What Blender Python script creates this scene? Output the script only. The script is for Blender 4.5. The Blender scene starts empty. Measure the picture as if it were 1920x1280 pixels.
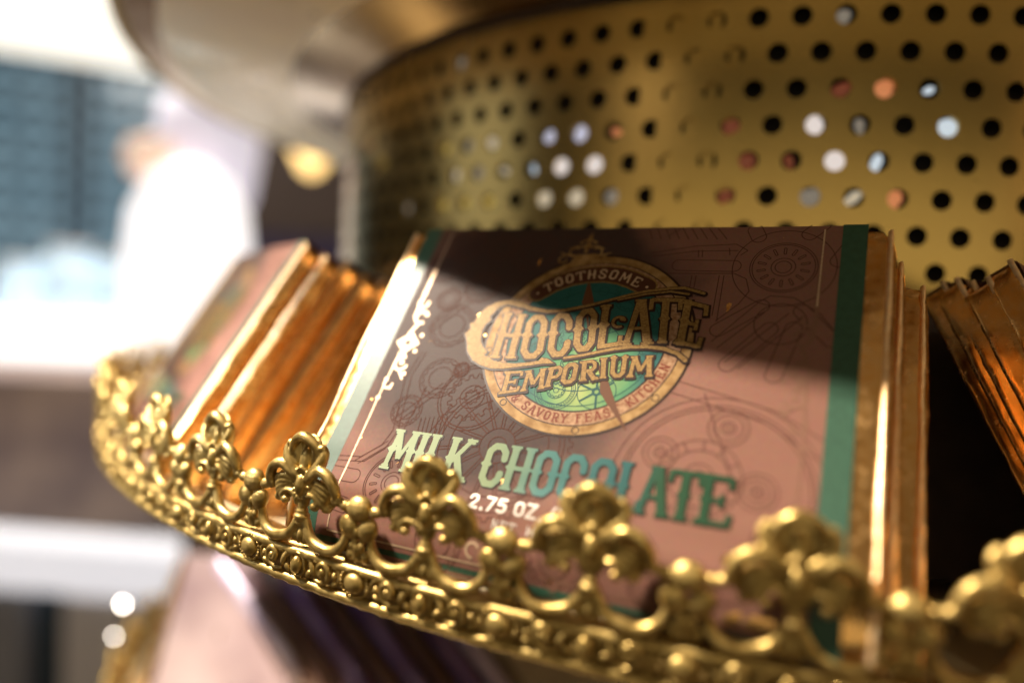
import bpy, bmesh, math, random
import numpy as np
from mathutils import Vector, Matrix, noise

random.seed(7)
C = bpy.context.scene.collection
sc = bpy.context.scene
PI = math.pi
U = 0.064                 # one layout unit in metres
CAMH = 1.25
AX, AZ = 3.12, 10.0       # axis of the round stand, layout units (x right, z away)

def P(x, h, z):           # layout units -> world metres
    return Vector((x * U, z * U, h * U + CAMH))

# ------------------------------------------------------------------ camera
th, rl = 0.0574, 0.0548
c_, s_ = math.cos(th), math.sin(th)
cr, sr = math.cos(rl), math.sin(rl)
def L2B(x, h, z): return Vector((x, z, h))
right = L2B(cr, sr * c_, sr * s_)
up = L2B(-sr, cr * c_, cr * s_)
fwd = L2B(0, -s_, c_)
cam_d = bpy.data.cameras.new('camera')
cam = bpy.data.objects.new('camera', cam_d); C.objects.link(cam)
M = Matrix((right, up, -fwd)).transposed().to_4x4()
M.translation = Vector((0, 0, CAMH))
cam.matrix_world = M
cam_d.sensor_width = 36; cam_d.lens = 36 * 1307 / 1920
cam_d.clip_start = 0.01; cam_d.clip_end = 60
cam_d.dof.use_dof = True
cam_d.dof.focus_distance = 0.227
cam_d.dof.aperture_fstop = 2.0
sc.camera = cam
def at(px, py, d):        # point seen at a photo pixel, d metres ahead
    return Vector((0, 0, CAMH)) + (fwd + right * ((px - 960) / 1307) - up * ((py - 640) / 1307)) * d

# ------------------------------------------------------------------ world, exposure
w = bpy.data.worlds.new('World'); sc.world = w; w.use_nodes = True
bg = w.node_tree.nodes['Background']
bg.inputs[0].default_value = (1.0, 0.86, 0.70, 1); bg.inputs[1].default_value = 0.015
sc.view_settings.view_transform = 'Standard'; sc.view_settings.look = 'None'
sc.view_settings.exposure = 0.14; sc.view_settings.gamma = 1.0
try:
    sc.cycles.use_denoising = True
    sc.cycles.sample_clamp_indirect = 6.0
    sc.cycles.sample_clamp_direct = 0.0
    sc.cycles.max_bounces = 8
    sc.cycles.caustics_reflective = True
    sc.cycles.caustics_refractive = False
except Exception: pass

# ------------------------------------------------------------------ lamps
CARD = Vector((0.010, 0.235, 1.235))
def area(name, loc, target, size, power, col, shape='DISK', size_y=None):
    d = bpy.data.lights.new(name, 'AREA'); d.shape = shape; d.size = size
    if size_y: d.size_y = size_y
    d.energy = power; d.color = col
    o = bpy.data.objects.new(name, d); C.objects.link(o)
    o.location = loc
    o.rotation_euler = (Vector(target) - Vector(loc)).to_track_quat('-Z', 'Y').to_euler()
    return o
def dirv(az, el):
    a, e = math.radians(az), math.radians(el)
    return Vector((math.cos(e) * math.sin(a), math.cos(e) * math.cos(a), math.sin(e)))
def spot(name, loc, target, radius, power, col, deg, blend=.4):
    d = bpy.data.lights.new(name, 'SPOT'); d.shadow_soft_size = radius; d.energy = power; d.color = col
    d.spot_size = math.radians(deg); d.spot_blend = blend
    o = bpy.data.objects.new(name, d); C.objects.link(o); o.location = loc
    o.rotation_euler = (Vector(target) - Vector(loc)).to_track_quat('-Z', 'Y').to_euler()
    return o
spot('key_spotlight', CARD + dirv(-81, 50) * 2.6, CARD + Vector((0, .03, 0)), 0.045, 1000, (1.0, 0.86, 0.70), 24)
LT = at(365, 640, .31)
spot('left_cover_fill', LT + dirv(-112, 24) * 2.0, LT, 0.06, 600, (0.95, 0.95, 1.0), 4.2, 1.0)  # added spot that washes the left bar's cover with light
area('front_shop_lamp', CARD + dirv(-140, 22) * 2.2, CARD, 0.5, 0.5, (1.0, 0.78, 0.55))
area('drum_reflection_panel', (-0.3, -2.2, 1.38), (-0.2, 0, 1.36), 5.2, 8.5, (1.0, 0.82, 0.50), 'RECTANGLE', 0.85)  # unseen panel added behind the camera for the drum to reflect
area('warm_foil_fill', CARD + dirv(118, 14) * 1.6, CARD, 0.35, 1.8, (1.0, 0.60, 0.28))  # added fill, brightens the foil edges of the left stack
area('left_window_light', CARD + dirv(-95, 12) * 2.4, CARD, 0.9, 1.2, (0.86, 0.92, 1.0), 'RECTANGLE', 0.7)
area('right_shop_lamp', CARD + dirv(150, 40) * 2.2, CARD, 0.12, 5, (1.0, 0.76, 0.48))

# ------------------------------------------------------------------ materials
def mat(name, base, rough=0.5, metal=0.0, spec=0.5, emit=None, estr=0.0, coat=0.0):
    m = bpy.data.materials.new(name); m.use_nodes = True
    b = m.node_tree.nodes['Principled BSDF']
    b.inputs['Base Color'].default_value = (*base, 1)
    b.inputs['Roughness'].default_value = rough
    b.inputs['Metallic'].default_value = metal
    b.inputs['Specular IOR Level'].default_value = spec
    b.inputs['Coat Weight'].default_value = coat
    b.inputs['Coat Roughness'].default_value = 0.18
    if emit:
        b.inputs['Emission Color'].default_value = (*emit, 1)
        b.inputs['Emission Strength'].default_value = estr
    return m
def nt(m): return m.node_tree, m.node_tree.nodes, m.node_tree.links, m.node_tree.nodes['Principled BSDF']
def add_noise(m, scale, detail, lo, hi, c0=None, c1=None, bump=0.0, bdist=0.001, rough=None, stretch=None, bscale=None):
    t, N, L, b = nt(m)
    tc = N.new('ShaderNodeTexCoord'); src = tc.outputs['Object']
    if stretch:
        mp = N.new('ShaderNodeMapping'); mp.inputs['Scale'].default_value = stretch
        L.new(src, mp.inputs[0]); src = mp.outputs[0]
    n = N.new('ShaderNodeTexNoise'); n.inputs['Scale'].default_value = scale; n.inputs['Detail'].default_value = detail
    L.new(src, n.inputs['Vector'])
    if c0:
        r = N.new('ShaderNodeValToRGB'); r.color_ramp.elements[0].position = lo; r.color_ramp.elements[1].position = hi
        r.color_ramp.elements[0].color = (*c0, 1); r.color_ramp.elements[1].color = (*c1, 1)
        L.new(n.outputs[0], r.inputs[0]); L.new(r.outputs[0], b.inputs['Base Color'])
    if rough:
        mr = N.new('ShaderNodeMapRange'); mr.inputs[1].default_value = 0.3; mr.inputs[2].default_value = 0.7
        mr.inputs[3].default_value = rough[0]; mr.inputs[4].default_value = rough[1]
        L.new(n.outputs[0], mr.inputs[0]); L.new(mr.outputs[0], b.inputs['Roughness'])
    if bump:
        n2 = n
        if bscale:
            n2 = N.new('ShaderNodeTexNoise'); n2.inputs['Scale'].default_value = bscale; n2.inputs['Detail'].default_value = 3
            L.new(src, n2.inputs['Vector'])
        bp = N.new('ShaderNodeBump'); bp.inputs['Strength'].default_value = bump; bp.inputs['Distance'].default_value = bdist
        L.new(n2.outputs[0], bp.inputs['Height']); L.new(bp.outputs[0], b.inputs['Normal'])
    return m

M_gold = add_noise(mat('antique_gold_casting', (0.44, 0.30, 0.10), 0.34, 0.75), 260, 4, 0.3, 0.7,
                   (0.30, 0.195, 0.050), (0.62, 0.45, 0.16), bump=0.25, bdist=0.0002, rough=(0.30, 0.48), bscale=1800)
M_drum = add_noise(mat('brushed_brass_sheet', (0.46, 0.32, 0.12), 0.36, 0.9), 9, 3, 0.3, 0.7,
                   (0.60, 0.41, 0.12), (0.68, 0.48, 0.17), rough=(0.20, 0.29))
M_under = add_noise(mat('satin_brass_underside', (0.45, 0.33, 0.17), 0.30, 0.9), 14, 3, 0.3, 0.7,
                    (0.40, 0.28, 0.14), (0.47, 0.34, 0.19), rough=(0.14, 0.24))
M_tray = add_noise(mat('brass_tray_floor', (0.62, 0.50, 0.26), 0.35, 0.3), 30, 3, 0.3, 0.7,
                   (0.80, 0.68, 0.42), (0.90, 0.80, 0.55), rough=(0.25, 0.45))
M_black = add_noise(mat('matt_black_riser', (0.012, 0.010, 0.010), 0.7), 60, 3, 0.3, 0.7, (0.04, 0.026, 0.024), (0.06, 0.040, 0.035))
M_foil = add_noise(mat('copper_gold_foil', (0.78, 0.40, 0.12), 0.26, 1.0), 300, 5, 0.3, 0.7,
                   (0.88, 0.46, 0.13), (0.96, 0.60, 0.25), bump=0.09, bdist=0.0005, rough=(0.17, 0.30), bscale=120)
def mm(v): return v * 0.001

# paper of the sleeve: warm brown satin paper, with a soft cast shadow painted into its middle
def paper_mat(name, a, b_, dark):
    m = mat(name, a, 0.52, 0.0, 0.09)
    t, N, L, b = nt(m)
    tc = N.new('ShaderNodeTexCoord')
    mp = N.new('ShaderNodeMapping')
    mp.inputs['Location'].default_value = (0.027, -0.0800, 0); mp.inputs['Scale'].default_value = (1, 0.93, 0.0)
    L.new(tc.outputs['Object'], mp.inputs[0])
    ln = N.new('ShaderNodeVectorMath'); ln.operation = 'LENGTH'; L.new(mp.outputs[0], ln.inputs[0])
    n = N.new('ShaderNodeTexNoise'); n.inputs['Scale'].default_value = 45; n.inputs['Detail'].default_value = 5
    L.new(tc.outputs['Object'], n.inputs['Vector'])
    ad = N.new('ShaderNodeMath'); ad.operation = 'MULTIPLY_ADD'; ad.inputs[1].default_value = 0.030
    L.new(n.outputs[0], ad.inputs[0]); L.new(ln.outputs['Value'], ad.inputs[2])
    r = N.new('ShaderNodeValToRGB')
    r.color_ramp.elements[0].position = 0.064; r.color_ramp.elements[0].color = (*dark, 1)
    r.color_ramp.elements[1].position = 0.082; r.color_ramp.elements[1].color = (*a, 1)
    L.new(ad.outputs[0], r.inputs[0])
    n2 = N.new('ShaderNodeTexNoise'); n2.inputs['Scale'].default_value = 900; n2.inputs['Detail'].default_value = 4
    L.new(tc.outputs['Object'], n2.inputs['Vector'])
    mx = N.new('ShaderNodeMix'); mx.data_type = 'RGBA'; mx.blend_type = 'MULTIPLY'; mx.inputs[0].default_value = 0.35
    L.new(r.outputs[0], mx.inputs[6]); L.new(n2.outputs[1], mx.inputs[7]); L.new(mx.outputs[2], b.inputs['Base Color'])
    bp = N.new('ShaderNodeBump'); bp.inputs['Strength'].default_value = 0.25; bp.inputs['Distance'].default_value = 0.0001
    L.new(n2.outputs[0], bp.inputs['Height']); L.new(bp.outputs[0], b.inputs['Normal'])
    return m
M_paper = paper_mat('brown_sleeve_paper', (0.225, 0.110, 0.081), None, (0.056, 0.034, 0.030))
M_green = add_noise(mat('green_print', (0.05, 0.15, 0.10), 0.45, 0.0, 0.4), 500, 4, 0.3, 0.7, (0.018, 0.058, 0.034), (0.026, 0.080, 0.048))
M_line = mat('sepia_line_print', (0.075, 0.034, 0.026), 0.8, spec=0.05)
M_cream = add_noise(mat('cream_foil_print', (0.68, 0.52, 0.36), 0.5, 0.4), 900, 3, 0.3, 0.7, (0.40, 0.28, 0.17), (0.52, 0.38, 0.25))
M_dark = mat('dark_outline_print', (0.022, 0.010, 0.007), 0.4)
M_logo_gold = add_noise(mat('gold_foil_lettering', (0.55, 0.33, 0.10), 0.45, 0.2), 1500, 4, 0.3, 0.7,
                        (0.125, 0.066, 0.018), (0.25, 0.155, 0.050), bump=0.4, bdist=0.00008)
M_ring = add_noise(mat('gold_ring_print', (0.50, 0.31, 0.13), 0.5, 0.2), 260, 5, 0.35, 0.65, (0.16, 0.082, 0.022), (0.28, 0.175, 0.070), bump=0.3, bdist=0.00006, bscale=2500)
M_band = add_noise(mat('copper_band_print', (0.46, 0.25, 0.13), 0.5, 0.15), 700, 5, 0.35, 0.65, (0.17, 0.080, 0.038), (0.30, 0.185, 0.105), bump=0.3, bdist=0.00006, bscale=2500)
M_plaque = mat('brown_plaque_print', (0.06, 0.022, 0.012), 0.4)
M_rust = mat('rust_lettering_print', (0.13, 0.026, 0.010), 0.45)
M_hand = mat('brown_clock_hand_print', (0.09, 0.035, 0.014), 0.45)
M_cream_dim = mat('dimmed_cream_scroll_print', (0.17, 0.090, 0.060), 0.55, spec=0.1)  # cream foil scroll in a dimmed colour where it catches no light
M_silver = mat('silver_lettering_print', (0.50, 0.44, 0.38), 0.4, 0.2)
M_teal_line = mat('dark_teal_line_print', (0.010, 0.055, 0.050), 0.4)
def grad_mat(name, stops, axis_loc, scale, kind='lin', metal=0.08, rough=0.5):
    m = mat(name, (1, 1, 1), rough, metal)
    t, N, L, b = nt(m)
    tc = N.new('ShaderNodeTexCoord'); mp = N.new('ShaderNodeMapping'); mp.vector_type = 'POINT'
    mp.inputs['Location'].default_value = axis_loc; mp.inputs['Scale'].default_value = scale
    L.new(tc.outputs['Object'], mp.inputs[0])
    n = N.new('ShaderNodeTexNoise'); n.inputs['Scale'].default_value = 90; n.inputs['Detail'].default_value = 3
    L.new(tc.outputs['Object'], n.inputs['Vector'])
    if kind == 'lin':
        sx = N.new('ShaderNodeSeparateXYZ'); L.new(mp.outputs[0], sx.inputs[0]); v = sx.outputs[0]
    else:
        ln = N.new('ShaderNodeVectorMath'); ln.operation = 'LENGTH'; L.new(mp.outputs[0], ln.inputs[0]); v = ln.outputs['Value']
    ad = N.new('ShaderNodeMath'); ad.operation = 'MULTIPLY_ADD'; ad.inputs[1].default_value = 0.55 if kind != 'lin' else 0.12
    L.new(n.outputs[0], ad.inputs[0]); L.new(v, ad.inputs[2])
    r = N.new('ShaderNodeValToRGB')
    e = r.color_ramp.elements
    e[0].position, e[0].color = stops[0][0], (*stops[0][1], 1); e[1].position, e[1].color = stops[-1][0], (*stops[-1][1], 1)
    for p_, c in stops[1:-1]:
        q = e.new(p_); q.color = (*c, 1)
    L.new(ad.outputs[0], r.inputs[0]); L.new(r.outputs[0], b.inputs['Base Color'])
    return m
M_flavour = grad_mat('pale_green_to_teal_foil', [(0.0, (0.25, 0.30, 0.185)), (0.42, (0.16, 0.21, 0.115)), (0.56, (0.04, 0.125, 0.115)), (0.75, (0.015, 0.075, 0.075)), (0.86, (0.012, 0.050, 0.022)), (1.0, (0.011, 0.045, 0.020))],
                     (0.50, 0, 0), (8.8, 1, 1))
M_teal = grad_mat('teal_green_face_print', [(0.15, (0.33, 0.34, 0.14)), (0.45, (0.20, 0.27, 0.09)), (0.75, (0.06, 0.18, 0.08)), (1.0, (0.015, 0.08, 0.075))],
                  (-0.15, -1.85, 0), (38, 28, 0), 'rad', 0.08)

# ------------------------------------------------------------------ object helpers
def setp(o, label=None, cat=None, group=None, kind=None):
    if label: o['label'] = label
    if cat: o['category'] = cat
    if group: o['group'] = group
    if kind: o['kind'] = kind
    return o
def empty(name, mw, label=None, cat=None, group=None):
    o = bpy.data.objects.new(name, None); C.objects.link(o)
    o.empty_display_size = 0.01
    o.matrix_world = mw if isinstance(mw, Matrix) else Matrix.Translation(mw)
    return setp(o, label, cat, group)
def mesh_obj(name, verts, faces, m, parent=None, smooth=False, local=None):
    me = bpy.data.meshes.new(name); me.from_pydata([tuple(v) for v in verts], [], [tuple(f) for f in faces]); me.update()
    if m: me.materials.append(m)
    if smooth: me.polygons.foreach_set('use_smooth', [True] * len(me.polygons))
    o = bpy.data.objects.new(name, me); C.objects.link(o)
    if parent: o.parent = parent
    if local is not None: o.matrix_local = local
    return o
def inst(me_obj, parent, local, name=None):
    o = bpy.data.objects.new(name or me_obj.name.split('.')[0], me_obj.data); C.objects.link(o)
    o.parent = parent; o.matrix_local = local
    return o
def recalc(o):
    bm = bmesh.new(); bm.from_mesh(o.data); bmesh.ops.recalc_face_normals(bm, faces=bm.faces); bm.to_mesh(o.data); bm.free()
def box_vf(x0, x1, y0, y1, z0, z1):
    v = [(x, y, z) for x in (x0, x1) for y in (y0, y1) for z in (z0, z1)]
    f = [(0, 1, 3, 2), (4, 6, 7, 5), (0, 4, 5, 1), (2, 3, 7, 6), (0, 2, 6, 4), (1, 5, 7, 3)]
    return v, f
def bake(o, mods):
    """apply modifiers once and keep the resulting mesh"""
    for kind, kw in mods:
        md = o.modifiers.new(kind.lower(), kind)
        for k, v in kw.items(): setattr(md, k, v)
    dg = bpy.context.evaluated_depsgraph_get(); dg.update()
    me = bpy.data.meshes.new_from_object(o.evaluated_get(dg))
    old = o.data; o.modifiers.clear(); o.data = me
    bpy.data.meshes.remove(old)
    return o
def lathe(name, prof, m, parent, segs=180, a0=0.0, a1=2 * PI, smooth=True, wave=None):
    """prof: (r, h) layout units; parent at the axis"""
    V, F = [], []
    full = abs(a1 - a0 - 2 * PI) < 1e-6
    na = segs if full else segs + 1
    for i in range(na):
        a = a0 + (a1 - a0) * i / segs
        for j, (r, h) in enumerate(prof):
            if wave: r = r + wave(a, j)
            V.append((r * U * math.sin(a), -r * U * math.cos(a), h * U))
    n = len(prof)
    for i in range(segs):
        i2 = (i + 1) % na
        for j in range(n - 1):
            F.append((i * n + j, i2 * n + j, i2 * n + j + 1, i * n + j + 1))
    o = mesh_obj(name, V, F, m, parent, smooth)
    return o

# ------------------------------------------------------------------ 2-D print engine (signed distance -> flat mesh)
class Ink:
    def __init__(s, u0, u1, v0, v1, step):
        s.u0, s.v0, s.st = u0, v0, step
        s.nu = int((u1 - u0) / step) + 1; s.nv = int((v1 - v0) / step) + 1
        s.d = np.full((s.nv, s.nu), 9.0)
    def win(s, a0, a1, b0, b1, pad):
        i0 = max(0, int((a0 - pad - s.u0) / s.st)); i1 = min(s.nu, int((a1 + pad - s.u0) / s.st) + 2)
        j0 = max(0, int((b0 - pad - s.v0) / s.st)); j1 = min(s.nv, int((b1 + pad - s.v0) / s.st) + 2)
        if i1 <= i0 or j1 <= j0: return None
        X, Y = np.meshgrid(s.u0 + np.arange(i0, i1) * s.st, s.v0 + np.arange(j0, j1) * s.st)
        return (slice(j0, j1), slice(i0, i1)), X, Y
    def put(s, w, d, sub=False):
        if sub: s.d[w] = np.maximum(s.d[w], -d)
        else: s.d[w] = np.minimum(s.d[w], d)
    def seg(s, a, b, w, w2=None, butt=False, sub=False):
        w2 = w if w2 is None else w2
        r = s.win(min(a[0], b[0]), max(a[0], b[0]), min(a[1], b[1]), max(a[1], b[1]), max(w, w2) + 1.2)
        if not r: return
        q, X, Y = r
        dx, dy = b[0] - a[0], b[1] - a[1]; L = math.hypot(dx, dy) + 1e-9
        t = ((X - a[0]) * dx + (Y - a[1]) * dy) / L / L
        tc = np.clip(t, 0, 1)
        if butt:
            pd = np.abs(-(X - a[0]) * dy + (Y - a[1]) * dx) / L
            d = np.maximum(pd - (w + (w2 - w) * tc) / 2, np.abs(t - .5) * L - L / 2)
        else:
            d = np.hypot(X - a[0] - tc * dx, Y - a[1] - tc * dy) - (w + (w2 - w) * tc) / 2
        s.put(q, d, sub)
    def line(s, pts, w, w2=None, closed=False, butt=False):
        if closed: pts = list(pts) + [pts[0]]
        n = len(pts) - 1
        for i in range(n):
            if w2 is None: s.seg(pts[i], pts[i + 1], w, butt=butt)
            else: s.seg(pts[i], pts[i + 1], w + (w2 - w) * i / n, w + (w2 - w) * (i + 1) / n)
    def ring(s, c, r, w):
        q = s.win(c[0] - r, c[0] + r, c[1] - r, c[1] + r, w + 1.0)
        if q: s.put(q[0], np.abs(np.hypot(q[1] - c[0], q[2] - c[1]) - r) - w / 2)
    def disc(s, c, r, sub=False, ry=None):
        ry = ry or r
        q = s.win(c[0] - r, c[0] + r, c[1] - ry, c[1] + ry, 1.2)
        if q: s.put(q[0], (np.hypot((q[1] - c[0]) / r, (q[2] - c[1]) / ry) - 1) * min(r, ry), sub)
    def poly(s, pts, sub=False):
        xs = [p[0] for p in pts]; ys = [p[1] for p in pts]
        r = s.win(min(xs), max(xs), min(ys), max(ys), 1.2)
        if not r: return
        q, X, Y = r
        d = np.full(X.shape, 1e9); ins = np.zeros(X.shape, bool)
        n = len(pts)
        for i in range(n):
            a, b = pts[i], pts[(i + 1) % n]
            dx, dy = b[0] - a[0], b[1] - a[1]
            t = np.clip(((X - a[0]) * dx + (Y - a[1]) * dy) / (dx * dx + dy * dy + 1e-12), 0, 1)
            d = np.minimum(d, np.hypot(X - a[0] - t * dx, Y - a[1] - t * dy))
            if dy != 0:
                cond = ((a[1] > Y) != (b[1] > Y)) & (X < dx * (Y - a[1]) / dy + a[0])
                ins ^= cond
        s.put(q, np.where(ins, -d, d), sub)
    def rrect(s, c, hw, hh, r, ang, w):
        """rounded rectangle outline"""
        R = math.hypot(hw, hh)
        q = s.win(c[0] - R, c[0] + R, c[1] - R, c[1] + R, w + .6)
        if not q: return
        ca, sa = math.cos(ang), math.sin(ang)
        X = (q[1] - c[0]) * ca + (q[2] - c[1]) * sa; Y = -(q[1] - c[0]) * sa + (q[2] - c[1]) * ca
        ax = np.abs(X) - hw + r; ay = np.abs(Y) - hh + r
        d = np.hypot(np.maximum(ax, 0), np.maximum(ay, 0)) + np.minimum(np.maximum(ax, ay), 0) - r
        s.put(q[0], np.abs(d) - w / 2)
    def mesh(s, name, m, parent, zoff, level=0.0, field=None, off=(0, 0), clip=None):
        D = (s.d if field is None else field) - level
        nv, nu = D.shape
        a = D[:-1, :-1] < 0; b = D[:-1, 1:] < 0; c = D[1:, 1:] < 0; d = D[1:, :-1] < 0
        code = a * 1 + b * 2 + c * 4 + d * 8
        verts, faces = [], []
        key = {}
        def vid(x, y):
            k = (round(x * 512), round(y * 512))
            i = key.get(k)
            if i is None:
                i = len(verts); key[k] = i
                u = s.u0 + x * s.st + off[0]; v = s.v0 + y * s.st + off[1]
                verts.append(card_pt(u, v, zoff))
            return i
        MAXR = max(1, int(2.4 / s.st))
        for j in range(nv - 1):
            row = code[j]
            nz = np.nonzero(row)[0]
            k = 0
            while k < len(nz):
                i = int(nz[k])
                if row[i] == 15:
                    e = k
                    while e + 1 < len(nz) and nz[e + 1] == nz[e] + 1 and row[nz[e + 1]] == 15 and e - k < MAXR: e += 1
                    i2 = int(nz[e]) + 1
                    faces.append((vid(i, j), vid(i, j + 1), vid(i2, j + 1), vid(i2, j)))
                    k = e + 1; continue
                cs = [(i, j, a[j, i], D[j, i]), (i + 1, j, b[j, i], D[j, i + 1]), (i + 1, j + 1, c[j, i], D[j + 1, i + 1]), (i, j + 1, d[j, i], D[j + 1, i])]
                pol = []
                for q in range(4):
                    x0, y0, in0, d0 = cs[q]; x1, y1, in1, d1 = cs[(q + 1) % 4]
                    if in0: pol.append(vid(x0, y0))
                    if in0 != in1:
                        t = d0 / (d0 - d1)
                        pol.append(vid(x0 + (x1 - x0) * t, y0 + (y1 - y0) * t))
                pol = list(dict.fromkeys(pol))
                if len(pol) >= 3: faces.append(tuple(reversed(pol)))
                k += 1
        return mesh_obj(name, verts, faces, m, parent)

H = 132.0
def disp(u, v):
    """gentle waviness of the paper sleeve, mm"""
    t = max(0.0, (v - 96) / 36.0)
    b = 0.55 * t * math.sin(v * 0.42 + 0.035 * u + 0.9 * math.sin(u * 0.06)) * (0.6 + 0.4 * math.sin(u * 0.11 + 1.0))
    return b + 0.10 * math.sin(u * 0.09 + v * 0.05) + 0.05 * math.sin(v * 0.17 - u * 0.03)
def foot(v):
    """the whole bar droops a little towards its foot, mm"""
    return -7.0 * max(0.0, (min(v, 134) - 113) / 19.0) ** 2
def card_pt(u, v, z=0.0):
    return (mm(u), mm(H - v), mm(disp(u, v) + foot(v) + z))

G = {  # glyph strokes in a unit box, y down; (points, width factor, closed)
 'H': [([(.2, 0), (.2, 1)], 1, 0), ([(.8, 0), (.8, 1)], 1, 0), ([(.2, .5), (.8, .5)], .6, 0)],
 'O': [([(.36, .07), (.64, .07), (.83, .2), (.83, .8), (.64, .93), (.36, .93), (.17, .8), (.17, .2)], .95, 1)],
 'C': [([(.86, .34), (.84, .2), (.66, .07), (.36, .07), (.17, .2), (.17, .8), (.36, .93), (.66, .93), (.84, .8), (.86, .68)], .95, 0)],
 'L': [([(.22, 0), (.22, .95)], 1, 0), ([(.1, .94), (.92, .94)], .7, 0), ([(.93, .97), (.97, .76)], .6, 0)],
 'A': [([(.12, 1), (.46, .02)], .8, 0), ([(.54, .02), (.88, 1)], 1.1, 0), ([(.22, .64), (.78, .64)], .5, 0)],
 'T': [([(.5, .04), (.5, 1)], 1, 0), ([(.03, .06), (.97, .06)], .65, 0), ([(.03, .04), (.0, .28)], .6, 0), ([(.97, .04), (1., .28)], .6, 0)],
 'E': [([(.22, 0), (.22, 1)], 1, 0), ([(.1, .06), (.88, .06)], .65, 0), ([(.9, .03), (.94, .26)], .6, 0), ([(.22, .5), (.66, .5)], .55, 0), ([(.68, .38), (.68, .62)], .5, 0), ([(.1, .94), (.9, .94)], .65, 0), ([(.92, .97), (.96, .74)], .6, 0)],
 'M': [([(.12, 1), (.2, 0)], .75, 0), ([(.2, .02), (.5, .72)], .9, 0), ([(.5, .72), (.8, .02)], .6, 0), ([(.8, 0), (.88, 1)], 1, 0)],
 'I': [([(.5, 0), (.5, 1)], 1, 0)],
 'K': [([(.2, 0), (.2, 1)], 1, 0), ([(.86, 0), (.28, .58)], .7, 0), ([(.42, .42), (.86, 1)], 1, 0)],
 'P': [([(.24, 0), (.24, 1)], 1, 0), ([(.24, .06), (.66, .06), (.84, .18), (.84, .4), (.66, .54), (.24, .54)], .75, 0)],
 'R': [([(.24, 0), (.24, 1)], 1, 0), ([(.24, .06), (.66, .06), (.84, .18), (.84, .38), (.66, .52), (.24, .52)], .75, 0), ([(.5, .52), (.86, 1)], 1, 0)],
 'U': [([(.18, 0), (.18, .78), (.36, .94), (.62, .94), (.8, .78), (.8, 0)], .9, 0)],
 'S': [([(.84, .28), (.8, .12), (.62, .05), (.36, .05), (.17, .18), (.2, .37), (.46, .48), (.76, .6), (.84, .8), (.64, .95), (.36, .95), (.18, .86), (.14, .72)], .85, 0)],
 'V': [([(.1, 0), (.5, .98)], 1, 0), ([(.5, .98), (.9, 0)], .8, 0)],
 'Y': [([(.1, 0), (.5, .5)], 1, 0), ([(.9, 0), (.5, .5)], .8, 0), ([(.5, .5), (.5, 1)], 1, 0)],
 'F': [([(.22, 0), (.22, 1)], 1, 0), ([(.1, .06), (.88, .06)], .7, 0), ([(.22, .48), (.68, .48)], .6, 0)],
 'N': [([(.18, 0), (.18, 1)], .8, 0), ([(.18, 0), (.82, 1)], 1, 0), ([(.82, 0), (.82, 1)], .8, 0)],
 '&': [([(.9, 1), (.3, .3), (.3, .1), (.5, .02), (.66, .14), (.6, .3), (.2, .6), (.16, .82), (.4, .98), (.7, .85), (.9, .5)], .8, 0)],
 '2': [([(.16, .28), (.24, .1), (.5, .03), (.76, .12), (.82, .3), (.66, .52), (.16, .95), (.86, .95)], 1, 0)],
 '7': [([(.14, .05), (.86, .05), (.4, 1)], 1, 0)],
 '5': [([(.8, .05), (.26, .05), (.2, .46), (.5, .38), (.78, .48), (.84, .7), (.7, .9), (.45, .96), (.16, .88)], 1, 0)],
 '8': [([(.5, .04), (.76, .13), (.76, .35), (.5, .47), (.24, .35), (.24, .13)], 1, 1), ([(.5, .47), (.8, .58), (.8, .85), (.5, .96), (.2, .85), (.2, .58)], 1, 1)],
 'Z': [([(.14, .05), (.86, .05), (.14, .95), (.88, .95)], 1, 0)],
 '.': [([(.5, .96), (.5, .97)], 1.25, 0)],
 '(': [([(.7, -.05), (.35, .25), (.35, .75), (.7, 1.05)], .8, 0)],
 ')': [([(.3, -.05), (.65, .25), (.65, .75), (.3, 1.05)], .8, 0)],
 'g': [([(.76, .4), (.5, .32), (.26, .45), (.26, .75), (.5, .88), (.76, .75)], 1, 1), ([(.78, .34), (.78, 1.1), (.5, 1.25), (.24, 1.15)], 1, 0)],
}
SERIF = {'H': [(.2, 0), (.8, 0), (.2, 1), (.8, 1)], 'L': [(.22, 0)], 'A': [(.12, 1), (.88, 1), (.5, 0)], 'T': [(.5, 1)],
         'M': [(.18, 0), (.82, 0), (.12, 1), (.88, 1)], 'I': [(.5, 0), (.5, 1)], 'K': [(.2, 0), (.2, 1), (.86, 0), (.88, 1)],
         'P': [(.24, 1), (.16, 0)], 'R': [(.24, 1), (.88, 1), (.16, 0)], 'U': [(.18, 0), (.8, 0)], 'E': [(.14, 0), (.14, 1)],
         'V': [(.1, 0), (.9, 0)], 'Y': [(.1, 0), (.9, 0), (.5, 1)], 'F': [(.16, 0), (.22, 1)], 'N': [(.18, 0), (.82, 0), (.18, 1)]}
SPUR = {'H': [.2, .8], 'O': [.17, .83], 'C': [.17], 'L': [.22], 'T': [.5], 'E': [.22], 'I': [.5], 'K': [.2], 'P': [.24], 'R': [.24], 'M': [.15, .86]}
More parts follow.
